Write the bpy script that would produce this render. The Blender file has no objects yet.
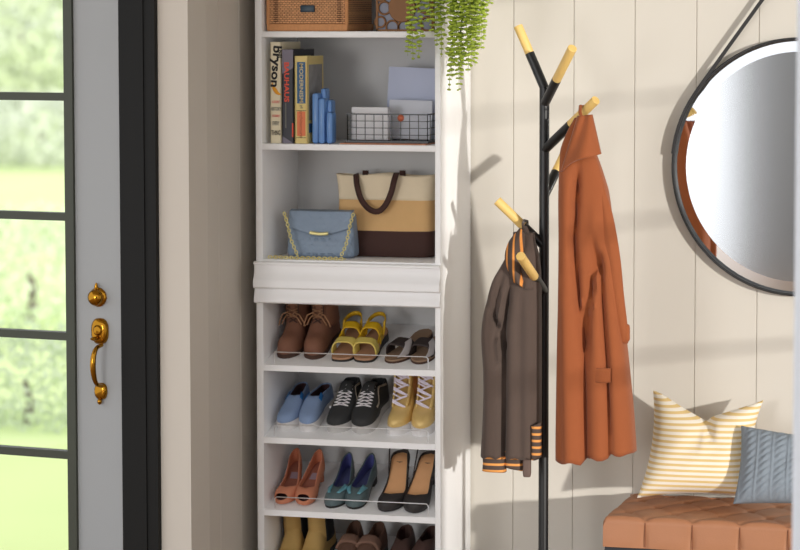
import bpy, bmesh, math, random
from mathutils import Vector, Matrix
random.seed(7)
C = bpy.context.scene.collection
PI = math.pi
sin, cos, exp = math.sin, math.cos, math.exp

# ------------------------------------------------------------------ camera
F = 2759.0
CAM = Vector((2.65, -8.89, 2.1))
YAW, PITCH = math.radians(15.2), math.radians(4.37)
ROT = (Matrix.Rotation(YAW, 3, 'Z') @ Matrix.Rotation(PI/2 - PITCH, 3, 'X'))
def ray(px, py):
    return ROT @ Vector(((px-450)/F, -(py-231)/F, -1.0))
def at(px, py, Y):
    r = ray(px, py)
    return CAM + r*((Y-CAM.y)/r.y)
def atX(px, py, X):
    r = ray(px, py)
    return CAM + r*((X-CAM.x)/r.x)
def onplane(px, py, p0, n):
    r = ray(px, py)
    return CAM + r*((p0-CAM).dot(n)/r.dot(n))

cd = bpy.data.cameras.new('camera'); cam = bpy.data.objects.new('camera', cd); C.objects.link(cam)
cam.location = CAM
cam.rotation_euler = (PI/2-PITCH, 0, YAW)
cd.sensor_width = 36; cd.lens = F/800*36
cd.shift_x = -50/800; cd.shift_y = -44/800
cd.clip_end = 300
cd.dof.use_dof = True; cd.dof.focus_distance = 8.75; cd.dof.aperture_fstop = 2.6
bpy.context.scene.camera = cam

# ------------------------------------------------------------------ materials
def lin(c):
    c = c/255.0
    return c/12.92 if c <= .04045 else ((c+.055)/1.055)**2.4
def col(r, g, b): return (lin(r), lin(g), lin(b), 1)
MATS = {}
def mat(name, rgb, rough=.6, metal=0, var=.06, vscale=30, bump=0, bscale=200, sheen=0, coat=0, spec=.5, stretch=None):
    if name in MATS: return MATS[name]
    m = bpy.data.materials.new(name); m.use_nodes = True
    nt = m.node_tree; b = nt.nodes['Principled BSDF']
    c = col(*rgb)
    b.inputs['Roughness'].default_value = rough; b.inputs['Metallic'].default_value = metal
    b.inputs['Specular IOR Level'].default_value = spec
    if sheen: b.inputs['Sheen Weight'].default_value = sheen
    if coat: b.inputs['Coat Weight'].default_value = coat
    tc = nt.nodes.new('ShaderNodeTexCoord')
    mp = nt.nodes.new('ShaderNodeMapping'); nt.links.new(tc.outputs['Object'], mp.inputs[0])
    if stretch: mp.inputs['Scale'].default_value = stretch
    n = nt.nodes.new('ShaderNodeTexNoise'); n.inputs['Scale'].default_value = vscale; n.inputs['Detail'].default_value = 4
    nt.links.new(mp.outputs[0], n.inputs['Vector'])
    mx = nt.nodes.new('ShaderNodeMix'); mx.data_type = 'RGBA'
    mx.inputs[6].default_value = tuple(min(1, x*(1-var)) for x in c[:3])+(1,)
    mx.inputs[7].default_value = tuple(min(1, x*(1+var)) for x in c[:3])+(1,)
    nt.links.new(n.outputs['Fac'], mx.inputs[0]); nt.links.new(mx.outputs[2], b.inputs['Base Color'])
    if bump:
        n2 = nt.nodes.new('ShaderNodeTexNoise'); n2.inputs['Scale'].default_value = bscale
        nt.links.new(mp.outputs[0], n2.inputs['Vector'])
        bp = nt.nodes.new('ShaderNodeBump'); bp.inputs['Strength'].default_value = bump; bp.inputs['Distance'].default_value = .003
        nt.links.new(n2.outputs['Fac'], bp.inputs['Height']); nt.links.new(bp.outputs[0], b.inputs['Normal'])
    MATS[name] = m
    return m
def stripes(name, ca, cb, period, axis='Z', duty=.5, rough=.85, soft=.03):
    """two-colour stripes across one object axis"""
    m = mat(name, ca, rough); nt = m.node_tree; b = nt.nodes['Principled BSDF']
    tc = nt.nodes['Texture Coordinate']; sp = nt.nodes.new('ShaderNodeSeparateXYZ'); nt.links.new(tc.outputs['Object'], sp.inputs[0])
    mu = nt.nodes.new('ShaderNodeMath'); mu.operation = 'MULTIPLY'; mu.inputs[1].default_value = 1/period; nt.links.new(sp.outputs[axis], mu.inputs[0])
    fr = nt.nodes.new('ShaderNodeMath'); fr.operation = 'FRACT'; nt.links.new(mu.outputs[0], fr.inputs[0])
    rp = nt.nodes.new('ShaderNodeValToRGB'); e = rp.color_ramp.elements
    e[0].position = 0; e[0].color = col(*ca); e[1].position = duty-soft; e[1].color = col(*ca)
    x = rp.color_ramp.elements.new(duty+soft); x.color = col(*cb)
    x = rp.color_ramp.elements.new(1-soft); x.color = col(*cb)
    x = rp.color_ramp.elements.new(1.0); x.color = col(*ca)
    nt.links.new(fr.outputs[0], rp.inputs[0]); nt.links.new(rp.outputs[0], b.inputs['Base Color'])
    return m

M = dict(
 white=mat('cabinet_white', (249,249,250), .45, var=.01),
 wall=mat('wall_paint', (214,209,199), .85, var=.015, vscale=3),
 leftwall=mat('left_wall_paint', (213,205,194), .85, var=.02, vscale=3),
 black=mat('black_paint', (34,34,33), .5, var=.05),
 doorgrey=mat('door_grey', (164,167,169), .5, var=.02, vscale=6),
 casing=mat('dark_casing', (19,19,18), .6, spec=.25, var=.08, vscale=12, stretch=(8,8,.5)),
 muntin=mat('muntin_dark', (62,66,54), .5),
 floor=mat('floor_wood', (150,120,92), .5, var=.15, vscale=6, stretch=(1,12,1)),
 chrome=mat('chrome', (238,238,240), .35, 1, var=0),
 brass=mat('brass', (170,120,36), .12, 1, var=.05),
 blackmetal=mat('black_metal', (26,27,28), .38, 0, var=.03),
 blackwire=mat('black_wire', (52,54,56), .4, .4, var=.03),
 pegwood=mat('peg_wood', (242,204,122), .5, var=.06, vscale=60, stretch=(1,1,.2)),
 orange=mat('rust_fabric', (150,79,37), .85, var=.05, vscale=25, bump=.25, bscale=500, sheen=.15),
 orangedark=mat('rust_fabric_dark', (140,70,40), .85, var=.05, sheen=.1),
 brownjk=mat('brown_fabric', (82,67,59), .85, var=.06, vscale=30, bump=.25, bscale=600, sheen=.15),
 linen=mat('cream_canvas', (234,218,188), .85, var=.04, bump=.3, bscale=700),
 tan=mat('tan_canvas', (222,180,124), .85, var=.04, bump=.3, bscale=700),
 dkbrown=mat('dark_brown_canvas', (66,40,34), .8, var=.06, bump=.3, bscale=700),
 purse=mat('blue_leather', (134,152,174), .5, var=.06, vscale=40, bump=.15),
 palegold=mat('pale_gold', (240,228,160), .35, .5, var=.06),
 paper=mat('paper_white', (226,226,230), .8, var=.01),
 paper2=mat('paper_grey', (212,216,226), .8, var=.01),
 bluebook=mat('folder_blue', (194,202,226), .7, var=.02),
 copper=mat('copper_button', (182,96,66), .4, .3),
 bookend=mat('bookend_blue', (98,142,202), .4, var=.05, coat=.2),
 leather=mat('bench_leather', (170,116,82), .5, var=.05, vscale=20, bump=.15),
 seam=mat('bench_seam', (120,70,44), .7),
 navy=mat('bench_base', (34,36,42), .6),
 leaf=mat('leaf_green', (172,194,66), .5, var=.35, vscale=60),
 leafstem=mat('stem_green', (150,165,90), .6),
 pot=mat('pot_white', (230,228,222), .6),
 mat_strip=mat('mat_strip', (190,130,100), .7, var=.15),
)

# ------------------------------------------------------------------ mesh builder
class MB:
    def __init__(s): s.v = []; s.f = []
    def add(s, vs, fs):
        o = len(s.v); s.v += [Vector(v) for v in vs]; s.f += [tuple(i+o for i in f) for f in fs]; return s
    def box(s, a, b, r=0):
        (x0,y0,z0),(x1,y1,z1) = a, b
        if not r:
            v = [(x,y,z) for x in (x0,x1) for y in (y0,y1) for z in (z0,z1)]
            return s.add(v, [(0,1,3,2),(4,6,7,5),(0,4,5,1),(2,3,7,6),(0,2,6,4),(1,5,7,3)])
        bm = bmesh.new(); bmesh.ops.create_cube(bm, size=1)
        for v in bm.verts: v.co = Vector(((x0+x1)/2+v.co.x*(x1-x0), (y0+y1)/2+v.co.y*(y1-y0), (z0+z1)/2+v.co.z*(z1-z0)))
        bmesh.ops.bevel(bm, geom=bm.edges[:], offset=r, segments=2, affect='EDGES', profile=.5)
        return s.bm(bm)
    def bm(s, bm, mtx=None):
        bm.verts.ensure_lookup_table()
        vs = [(mtx @ v.co if mtx else v.co.copy()) for v in bm.verts]
        fs = [tuple(v.index for v in f.verts) for f in bm.faces]; bm.free()
        return s.add(vs, fs)
    def grid(s, pts, closed_u=False, closed_v=False, flip=False):
        n, m = len(pts), len(pts[0]); v = [p for r in pts for p in r]; f = []
        for i in range(n-(0 if closed_u else 1)):
            for j in range(m-(0 if closed_v else 1)):
                a, b, c, d = i*m+j, i*m+(j+1) % m, ((i+1) % n)*m+(j+1) % m, ((i+1) % n)*m+j
                f.append((d,c,b,a) if flip else (a,b,c,d))
        return s.add(v, f)
    def tube(s, pts, r, n=8, r2=None, cap=True):
        pts = [Vector(p) for p in pts]; rings = []; up = None
        rs = r if isinstance(r, (list, tuple)) else [r]*len(pts)
        for i, p in enumerate(pts):
            t = (pts[min(i+1, len(pts)-1)]-pts[max(i-1, 0)]).normalized()
            if up is None:
                up = Vector((0,0,1)) if abs(t.z) < .9 else Vector((0,1,0))
            a = t.cross(up).normalized(); bb = a.cross(t).normalized(); up = bb
            k = r2/r if r2 and not isinstance(r, (list, tuple)) else 1
            rings.append([p + a*rs[i]*cos(2*PI*j/n) + bb*rs[i]*k*sin(2*PI*j/n) for j in range(n)])
        o = len(s.v); s.grid(rings, closed_v=True)
        if cap: s.f.append(tuple(o+j for j in reversed(range(n)))); s.f.append(tuple(o+(len(pts)-1)*n+j for j in range(n)))
        return s
    def lathe(s, prof, n=24, c=(0,0,0), axis='Z'):
        rings = []
        for r, z in prof:
            ring = []
            for j in range(n):
                a = 2*PI*j/n; x, y = r*cos(a), r*sin(a)
                p = (x,y,z) if axis == 'Z' else (x,z,y) if axis == 'Y' else (z,x,y)
                ring.append(Vector(c)+Vector(p))
            rings.append(ring)
        o = len(s.v); s.grid(rings, closed_v=True)
        s.f.append(tuple(o+j for j in reversed(range(n)))); s.f.append(tuple(o+(len(prof)-1)*n+j for j in range(n)))
        return s
    def ball(s, c, r, sub=1, sc=(1,1,1), rot=None):
        bm = bmesh.new(); bmesh.ops.create_icosphere(bm, subdivisions=sub, radius=r)
        m = Matrix.Translation(c) @ (rot.to_4x4() if rot else Matrix()) @ Matrix.Diagonal((*sc,1))
        return s.bm(bm, m)
    def torus(s, c, R, r, rot=None, n=16, k=6, sx=1):
        pts = []
        for i in range(n):
            a = 2*PI*i/n; row = []
            for j in range(k):
                b = 2*PI*j/k
                p = Vector(((R+r*cos(b))*cos(a)*sx, (R+r*cos(b))*sin(a), r*sin(b)))
                if rot: p = rot @ p
                row.append(Vector(c)+p)
            pts.append(row)
        return s.grid(pts, closed_u=True, closed_v=True)
    def rbox(s, ce, size, r, cuts=10, fn=None, mtx=None):
        """rounded, subdivided box; fn(point, normal) may move a point"""
        bm = bmesh.new(); bmesh.ops.create_cube(bm, size=2)
        bmesh.ops.subdivide_edges(bm, edges=bm.edges[:], cuts=cuts, use_grid_fill=True)
        h = [x/2 for x in size]
        for v in bm.verts:
            p = Vector([v.co[i]*h[i] for i in range(3)])
            q = Vector([max(-h[i]+r, min(h[i]-r, p[i])) for i in range(3)])
            d = p-q
            if d.length > 1e-9: nrm = d.normalized(); p = q+nrm*r
            else: nrm = Vector((0,0,1))
            if fn: p = fn(p, nrm)
            v.co = p
        m = Matrix.Translation(ce)
        if mtx: m = m @ mtx.to_4x4()
        return s.bm(bm, m)
def total_loc(o):
    t = Vector((0,0,0))
    while o: t += o.location; o = o.parent
    return t
def O(name, mb, m, parent=None, world=True, smooth=True, merge=False, solid=0, base=True, angle=40, sub=0):
    me = bpy.data.meshes.new(name)
    vs = mb.v
    loc = Vector((0,0,0))
    if parent is None and base:
        xs = [v.x for v in vs]; ys = [v.y for v in vs]; zs = [v.z for v in vs]
        loc = Vector(((min(xs)+max(xs))/2, (min(ys)+max(ys))/2, min(zs)))
        vs = [v-loc for v in vs]
    elif parent is not None and world:
        t = total_loc(parent); vs = [v-t for v in vs]
    me.from_pydata([tuple(v) for v in vs], [], mb.f); me.update()
    bm = bmesh.new(); bm.from_mesh(me)
    if merge: bmesh.ops.remove_doubles(bm, verts=bm.verts[:], dist=2e-4)
    bmesh.ops.recalc_face_normals(bm, faces=bm.faces[:]); bm.to_mesh(me); bm.free()
    if smooth:
        me.polygons.foreach_set('use_smooth', [True]*len(me.polygons))
        me.set_sharp_from_angle(angle=math.radians(angle))
    me.materials.append(m)
    o = bpy.data.objects.new(name, me); C.objects.link(o); o.location = loc
    if parent is not None: o.parent = parent
    if solid:
        s = o.modifiers.new('thickness', 'SOLIDIFY'); s.thickness = solid; s.offset = 0
    if sub:
        s = o.modifiers.new('smooth', 'SUBSURF'); s.levels = sub; s.render_levels = sub
    return o
def tag(o, label=None, cat=None, group=None, kind=None):
    if label: o['label'] = label
    if cat: o['category'] = cat
    if group: o['group'] = group
    if kind: o['kind'] = kind
    return o
def E(name, label, cat, loc, group=None, rot=(0,0,0)):
    o = bpy.data.objects.new(name, None); C.objects.link(o); o.location = loc; o.rotation_euler = rot
    o.empty_display_size = .1
    return tag(o, label, cat, group)
def ST(name, mb, m, parent=None, smooth=False):
    o = O(name, mb, m, parent, smooth=smooth, base=False)
    if parent is None: o['kind'] = 'structure'
    return o
def ip(t, pts):
    if t <= pts[0][0]: return pts[0][1]
    for (a, va), (b, vb) in zip(pts, pts[1:]):
        if t <= b:
            u = (t-a)/(b-a) if b > a else 1; return va+(vb-va)*u
    return pts[-1][1]
def ips(t, pts):
    """smooth (Catmull-Rom like) interpolation"""
    if t <= pts[0][0]: return pts[0][1]
    if t >= pts[-1][0]: return pts[-1][1]
    for i in range(len(pts)-1):
        if t <= pts[i+1][0]:
            x0, y0 = pts[i]; x1, y1 = pts[i+1]; h = x1-x0; u = (t-x0)/h
            m0 = (y1-pts[i-1][1])/(x1-pts[i-1][0]) if i else (y1-y0)/h
            m1 = (pts[i+2][1]-y0)/(pts[i+2][0]-x0) if i+2 < len(pts) else (y1-y0)/h
            return (2*u**3-3*u*u+1)*y0+(u**3-2*u*u+u)*h*m0+(-2*u**3+3*u*u)*y1+(u**3-u*u)*h*m1
def text_bm(txt, size, ext=.0004, bold=0):
    cu = bpy.data.curves.new('t', 'FONT'); cu.body = txt; cu.size = size; cu.extrude = ext; cu.offset = bold
    cu.align_x = 'CENTER'; cu.align_y = 'CENTER'; cu.resolution_u = 3
    o = bpy.data.objects.new('t', cu); C.objects.link(o)
    bpy.context.view_layer.update()
    me = bpy.data.meshes.new_from_object(o.evaluated_get(bpy.context.evaluated_depsgraph_get()))
    bm = bmesh.new(); bm.from_mesh(me)
    bpy.data.objects.remove(o); bpy.data.curves.remove(cu); bpy.data.meshes.remove(me)
    return bm

# ------------------------------------------------------------------ room shell
ZT = 3.2
# back wall: boards with V grooves
gx = [at(x, 200, 0).x for x in (513.5, 573.5)]
pitch = gx[1]-gx[0]
mb = MB(); prof = []
x = gx[0]-pitch*6
prof.append((-.38, 0.0))
while x < 3.0:
    if x > -.37:
        prof += [(x-.0016, 0), (x-.0008, .004), (x+.0008, .004), (x+.0016, 0)]
    x += pitch
prof.append((3.2, 0))
mb.grid([[Vector((a, b, z)) for z in (0, ZT)] for a, b in prof])
mb.box((-.38,.02,0), (3.2,.14,ZT))
ST('wall_back', mb, M['wall'])

# left return wall, X = XL, from back wall forward to the corner
cor = at(189.5, 275, -.85)
XL = cor.x
mb = MB(); prof = [(0.0, 0)]
for k in range(1, 5):
    y = -.2*k+.02; prof += [(y+.002, 0), (y+.001, .0012), (y-.001, .0012), (y-.002, 0)]
prof.append((-.85, 0))
mb.grid([[Vector((XL-b, a, z)) for z in (0, ZT)] for a, b in prof])
mb.box((XL-.12, -.80, 0), (XL-.012, 0, ZT))
ST('wall_left', mb, M['leftwall'])

# front wall holding the door: turned by 9 degrees
TH = math.radians(8.5)
u_dir = Vector((-cos(TH), sin(TH), 0)); n_dir = Vector((-sin(TH), -cos(TH), 0))   # leftwards, towards room
P0 = Vector((XL, -.85, 0))
def W(u, n, z): return P0+u_dir*u+n_dir*n+Vector((0,0,z))
def uz(px, py, n=0):
    p = onplane(px, py, P0+n_dir*n, n_dir); return (p-P0).dot(u_dir), p.z
def wbox(mb, u0, u1, n0, n1, z0, z1):
    v = [W(u,n,z) for u in (u0,u1) for n in (n0,n1) for z in (z0,z1)]
    return mb.add(v, [(0,1,3,2),(4,6,7,5),(0,4,5,1),(2,3,7,6),(0,2,6,4),(1,5,7,3)])
uc = uz(159.5, 275)[0]        # casing right edge
ud = uz(121.5, 275)[0]        # door lock edge
DW = .92
mb = MB(); wbox(mb, 0, uc+.02, -.12, 0, 0, ZT); wbox(mb, uc+.02, ud+DW+.1, -.12, 0, 2.9, ZT); wbox(mb, ud+DW+.08, 2.6, -.12, 0, 0, ZT)
ST('wall_front', mb, M['leftwall'])
mb = MB()
cw = ud-uc
# casing profile: flat band with a step and a bead
for a, b, n in ((0,.2,.020), (.2,.32,.012), (.32,.78,.016), (.78,1,.006)):
    wbox(mb, uc+cw*a, uc+cw*b, -.03, n, 0, 2.9)
wbox(mb, ud+DW+.004, ud+DW+.1, -.03, .02, 0, 2.9); wbox(mb, uc, ud+DW+.1, -.03, .022, 2.62, 2.9)
ST('trim_2', mb, M['casing'])
# door leaf
door = E('door_1', 'tall grey glazed entry door with dark glazing bars in dark casing', 'door', W(ud+.46, -.02, 0)); door['kind'] = 'structure'
ug = uz(76, 275)[0]           # glazing frame outer edge (door stile | dark frame)
ugi = uz(67.5, 275)[0]        # glass edge
uge = ud+DW-(ug-ud)
mb = MB()
n0, n1 = -.045, 0
wbox(mb, ud+.002, ug, n0, n1, .01, 2.6); wbox(mb, uge, ud+DW, n0, n1, .01, 2.6)
wbox(mb, ug, uge, n0, n1, .01, .28); wbox(mb, ug, uge, n0, n1, 2.48, 2.6)
O('door_frame', mb, M['doorgrey'], door, smooth=False)
mb = MB()
fw = ugi-ug
wbox(mb, ug, ug+fw, n0, .012, .28, 2.48); wbox(mb, uge-fw, uge, n0, .012, .28, 2.48)
wbox(mb, ug, uge, n0, .012, .28, .32); wbox(mb, ug, uge, n0, .012, 2.44, 2.48)
zs = [uz(40, y)[1] for y in (96.5, 216, 335, 453)]
dz = (zs[0]-zs[3])/3
zl = sorted(zs+[zs[0]+dz, zs[3]-dz])
for z in zl: wbox(mb, ugi, uge-fw, -.03, .006, z-.0125, z+.0125)
um = ugi+.36
wbox(mb, um-.012, um+.012, -.03, .004, .3, 2.46)
O('glazing_bars', mb, M['muntin'], door, smooth=False)
# glass
gm = bpy.data.materials.new('door_glass'); gm.use_nodes = True; nt = gm.node_tree; b = nt.nodes['Principled BSDF']
b.inputs['Base Color'].default_value = (1,1,1,1); b.inputs['Roughness'].default_value = 0; b.inputs['IOR'].default_value = 1.45
b.inputs['Transmission Weight'].default_value = 1
MATS['glass'] = gm
mb = MB(); wbox(mb, ugi-.01, uge-fw+.01, -.024, -.019, .3, 2.46)
O('glass_pane', mb, gm, door, smooth=False)

# door hardware
def hw(px, py, n): u, z = uz(px, py, n); return W(u, n, z)
db = E('deadbolt', 'round brass deadbolt with thumb turn above the door handle', 'door lock', hw(98.5, 305, 0))
q = Matrix.Rotation(TH, 3, 'Z').inverted() @ Matrix.Identity(3)
c0 = hw(98.5, 297, 0)
RW = Matrix((( -u_dir.x, n_dir.x, 0), (-u_dir.y, n_dir.y, 0), (0,0,1)))   # local x right, y toward room, z up
def lw(mb, pts_fn=None): return mb
def loc2(mb, c):
    mb.v = [c+RW @ v for v in mb.v]; return mb
b1 = MB().lathe([(.0,.0),(.030,0),(.031,.004),(.028,.008),(.022,.010),(.021,.014),(.0,.015)], 24, axis='Y')
O('rose_plate', loc2(b1, c0), M['brass'], db)
b1 = MB().ball((0,.020,.0), .026, 3, (1,.7,1)); O('cylinder_dome', loc2(b1, c0), M['brass'], db)
b1 = MB().tube([(0,.008,.024),(0,.014,.034),(0,.012,.046)], [.008,.006,.003], 10); O('finial', loc2(b1, c0), M['brass'], db)
hs = E('door_handle', 'brass grip handle set with thumb latch on the grey door stile', 'door handle', hw(101, 400, 0))
c1 = hw(100.5, 331, 0)
def plate(w, h, t):
    m_ = MB(); out = []
    n = 28
    rings = []
    for k, (s_, y) in enumerate(((1,0),(1,t*.5),(.86,t),(.6,t*1.2),(.0,t*1.2))):
        ring = []
        for j in range(n):
            a = 2*PI*j/n; ca, sa = cos(a), sin(a)
            xx = w*math.copysign(abs(ca)**.6, ca); zz = h*math.copysign(abs(sa)**.75, sa)*(1+.12*abs(sa)**6)
            ring.append(Vector((xx*s_, y, zz*s_)))
        rings.append(ring)
    return m_.grid(rings, closed_v=True)
O('upper_plate', loc2(plate(.030,.037,.014), c1), M['brass'], hs)
b1 = MB().lathe([(.0,.01),(.016,.01),(.018,.016),(.012,.022),(0,.023)], 20, (0,0,.004), 'Y'); O('keyhole_knob', loc2(b1, c1), M['brass'], hs)
c2 = hw(101.5, 391, 0)
O('lower_plate', loc2(plate(.022,.024,.012), c2), M['brass'], hs)
b1 = MB().ball((0,.012,-.032), .008, 2, (1,1,1.3)); O('finial', loc2(b1, c2), M['brass'], hs)
pts = []
a_, b_ = hw(102, 345, .02), hw(102, 386, .016)
for t in [i/20 for i in range(21)]:
    bow = max(0,sin(PI*t))**.35
    p = a_.lerp(b_, t)+n_dir*(.045*bow)+Vector((0,0,.012*sin(PI*t)*(1-t)))+(-u_dir)*(-.006*bow)
    pts.append(p)
O('grip', MB().tube(pts, [.006+.0035*sin(PI*i/20) for i in range(21)], 12), M['brass'], hs)
b1 = MB().ball((-.006,.028,-.022), .011, 2, (1,1.6,.6)); O('thumb_latch', loc2(b1, c1), M['brass'], hs)

# right wall with a tall window outside the frame; low sun comes through it
XR = 3.0
wy0, wy1, wz0, wz1 = -2.70, -.95, .58, 2.95
YE = -5.4
mb = MB()
mb.box((XR, YE, 0), (XR+.12, wy0, ZT)); mb.box((XR, wy1, 0), (XR+.12, 0, ZT))
mb.box((XR, wy0, 0), (XR+.12, wy1, wz0)); mb.box((XR, wy0, wz1), (XR+.12, wy1, ZT))
ST('wall_right', mb, M['wall'])
win = E('window_1', 'tall white window with horizontal glazing bars in the right wall', 'window', (XR+.06, (wy0+wy1)/2, wz0)); win['kind'] = 'structure'
mb = MB()
mb.box((XR+.03,wy0,wz0),(XR+.09,wy0+.02,wz1)); mb.box((XR+.03,wy1-.05,wz0),(XR+.09,wy1,wz1))
mb.box((XR+.03,wy0,wz0),(XR+.09,wy1,wz0+.05)); mb.box((XR+.03,wy0,wz1-.05),(XR+.09,wy1,wz1))
for z in (1.25,1.7,2.1,2.5): mb.box((XR+.05,wy0,z-.0075),(XR+.07,wy1,z+.0075))
O('window_frame', mb, M['white'], win, smooth=False)

# floor, dark panel added to grey the mirror's reflection, post in the right foreground
mb = MB(); mb.box((-2.9, -4.2, ZT), (3.2, .14, ZT+.1)); ST('ceiling', mb, M['wall'])
mb = MB(); mb.box((-4,-13,-.1),(3.2,.0,0)); ST('floor', mb, M['floor'])
mb = MB(); mb.box((-.75,-12.1,0),(3.2,-12,ZT)); ST('mirror_dark_panel', mb, mat('mirror_panel_grey', (112,112,112), .8))
Yp = -2.5
xp = at(794.3, 275, Yp).x
mb = MB(); mb.box((xp, Yp, 0), (xp+.16, Yp+.12, ZT), .004); ST('trim_1', mb, mat('post_paint', (226,233,243), .5))

# ------------------------------------------------------------------ garden behind the door
g = MB(); n = 24
ys = [0.3+ (60-.3)*(i/n)**1.6 for i in range(n+1)]
g.grid([[Vector((-26+52*j/n-8, y, -.12)) for j in range(n+1)] for y in ys])
lawn = O('lawn', g, mat('lawn_green', (226,246,168), .9, var=.12, vscale=.8), smooth=True, base=False); lawn['kind'] = 'structure'
def leafball(mb, c, r, sz, n, flat=1):
    for i in range(n):
        d = Vector((random.gauss(0,1), random.gauss(0,1), random.gauss(0,1))).normalized()
        p = Vector(c)+Vector((d.x*r[0], d.y*r[1], d.z*r[2]))*random.uniform(.55,1)
        a = Vector((random.gauss(0,1), random.gauss(0,1), random.gauss(0,1))).normalized(); b = a.orthogonal().normalized()
        s_ = sz*random.uniform(.6,1.3)
        mb.add([p-a*s_, p-b*s_*.5, p+a*s_, p+b*s_*.5], [(0,1,2,3)])
def bush(kind, label, cat, px, py, dist, r, sz, n, rgb, trunk=.08, grp=None):
    c = at(px, py, dist); zg = -.12
    root = E(kind, label, cat, (c.x, c.y, zg), grp)
    mb = MB(); leafball(mb, c, r, sz, n)
    O('crown', mb, mat('foliage_%d_%d_%d' % rgb, rgb, .8, var=.3, vscale=1.5), root, smooth=False)
    mb = MB().tube([(c.x,c.y,zg-.05),(c.x+.03,c.y,(zg+c.z)/2),(c.x,c.y,c.z)], [trunk,trunk*.8,trunk*.5], 8)
    O('trunk', mb, mat('bark', (110,96,80), .9), root)
bush('garden_tree', 'pale green leafy tree at the top of the door glass', 'tree', 20, 30, 42, (3.6,1.6,1.5), .10, 9000, (218,230,196), .14)
bush('garden_bush', 'grey green hazy bush seen low behind the upper lawn', 'bush', 40, 130, 30, (4.0,1.2,.60), .07, 6000, (212,220,200), .08)
bush('garden_bush', 'mid green bush behind the middle panes of the door', 'bush', 30, 272, 10, (1.5,.6,.52), .03, 5000, (214,228,190), .05)
bush('garden_bush', 'low green bush behind the fourth door pane', 'bush', 25, 380, 5, (1.1,.4,.34), .022, 4000, (204,218,182), .03)

# ------------------------------------------------------------------ cabinet
YF = -.39
T = .0195
xl = at(256.2, 270, YF).x; xr = at(440.5, 275, YF).x
xi0 = at(262.9, 270, YF).x; xi1 = at(435.0, 270, YF).x
ZC = 2.46
cab = E('storage_cabinet', 'tall white open storage cabinet with shelves above and slanted shoe shelves below', 'cabinet', ((xl+xr)/2, YF/2, 0))
mb = MB().box((xl,YF,0),(xi0,-.012,ZC),.0012); O('side_panel', mb, M['white'], cab)
mb = MB().box((xi1,YF,0),(xr,-.012,ZC),.0012); O('side_panel', mb, M['white'], cab)
mb = MB().box((xi0,-.022,0),(xi1,-.012,ZC)); O('back_panel', mb, mat('back_shaded_white', (206,206,206), .6, var=.01), cab, smooth=False)  # greyed copy of the cabinet white, recess shade put into the colour
zsh1 = at(262, 31.3, YF).z; zsh2 = at(262, 143.6, YF).z
zmold = at(262, 261.5, YF-.02).z; zmb = at(262, 303.4, YF-.02).z
for z in (zsh1, zsh2, ZC):
    O('shelf', MB().box((xi0,YF,z-T),(xi1,-.022,z),.001), M['white'], cab)
zfl = zmold+.006
O('shelf', MB().box((xi0,YF,zfl-T),(xi1,-.022,zfl),.001), M['white'], cab)
# moulding
H = zmold-zmb
pr = [(0,0),(.020,0),(.024,-.003),(.024,-.009),(.016,-.011),(.015,-.028),(.019,-.045),(.026,-.056),(.029,-.063),(.029,-.083),(.024,-.087),(.013,-.089),(.014,-.098),(.018,-.112),(.022,-.122),(.022,-.132),(.016,-.136),(0,-.137)]
k = H/.137
rings = []
for (x0, sg) in ((xl-.001, 1), (xr+.0035, 1)):
    rings.append([Vector((x0, YF-.0005-d, zmold+z*k)) for d, z in pr])
mb = MB(); mb.grid(rings, closed_v=True); nn = len(pr)
mb.f.append(tuple(range(nn))); mb.f.append(tuple(reversed(range(nn, 2*nn))))
O('moulding', mb, M['white'], cab, angle=25)
O('lower_rail', MB().box((xi0,YF+.001,zmb),(xi1,YF+.018,zfl-T)), M['white'], cab, smooth=False)
SL = .105/.37; SA = math.atan(SL)
rowz = [at(264, y, YF).z+T for y in (370.6, 443, 515.3, 588)]
rail_px = [(274,352,358), (274,425,431), (274,498,506), None]
for i, zf in enumerate(rowz):
    v = []
    y0, y1 = YF, -.023
    mb = MB(); r_ = (y1-y0)*SL
    mb.add([(x, y, z) for x in (xi0, xi1) for (y, z) in ((y0,zf-T),(y0,zf),(y1,zf+r_),(y1,zf+r_-T))], [(0,1,2,3),(7,6,5,4),(0,4,5,1),(1,5,6,2),(2,6,7,3),(3,7,4,0)])
    sh = O('shoe_shelf', mb, M['white'], cab, smooth=False)
    ry = YF+.010; rz = zf+.01*SL+.002
    h = .037
    a, b = xi0+.034, xi1-.026
    pts = [(a,ry,rz),(a,ry,rz+h-.006),(a+.006,ry,rz+h),(b-.006,ry,rz+h),(b,ry,rz+h-.006),(b,ry,rz)]
    O('shoe_rail', MB().tube(pts, .0019, 8), M['chrome'], sh)
mb = MB().box((xi0,YF+.03,0),(xi1,YF+.045,.06)); O('plinth', mb, M['white'], cab, smooth=False)

# ------------------------------------------------------------------ shoes
def shoeroot(px, py, row, label, rotz=0, grp=None, back=None):
    """px: toe centre pixel; shoes point at the front of a slanted shelf"""
    v = .055 if back is None else back
    Y = YF+v*cos(SA)
    p = at(px, py, Y)
    o = E('', label, 'shoe', (p.x, Y, rowz[row]+(Y-YF)*SL+.0004), grp)
    o.rotation_mode = 'XYZ'
    # heel up the slope; extra turn about the shelf normal
    R = Matrix.Rotation(SA, 3, 'X') @ Matrix.Rotation(rotz, 3, 'Z')
    o.rotation_euler = R.to_euler('XYZ')
    return o
ROUND = [(0,0),(.015,.34),(.05,.60),(.1,.80),(.18,.95),(.3,1),(.42,.95),(.55,.82),(.7,.74),(.85,.74),(.93,.64),(.975,.42),(1,0)]
POINT = [(0,0),(.015,.16),(.05,.34),(.1,.54),(.18,.78),(.3,.97),(.4,.96),(.55,.80),(.7,.68),(.85,.66),(.93,.57),(.975,.38),(1,0)]
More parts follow.
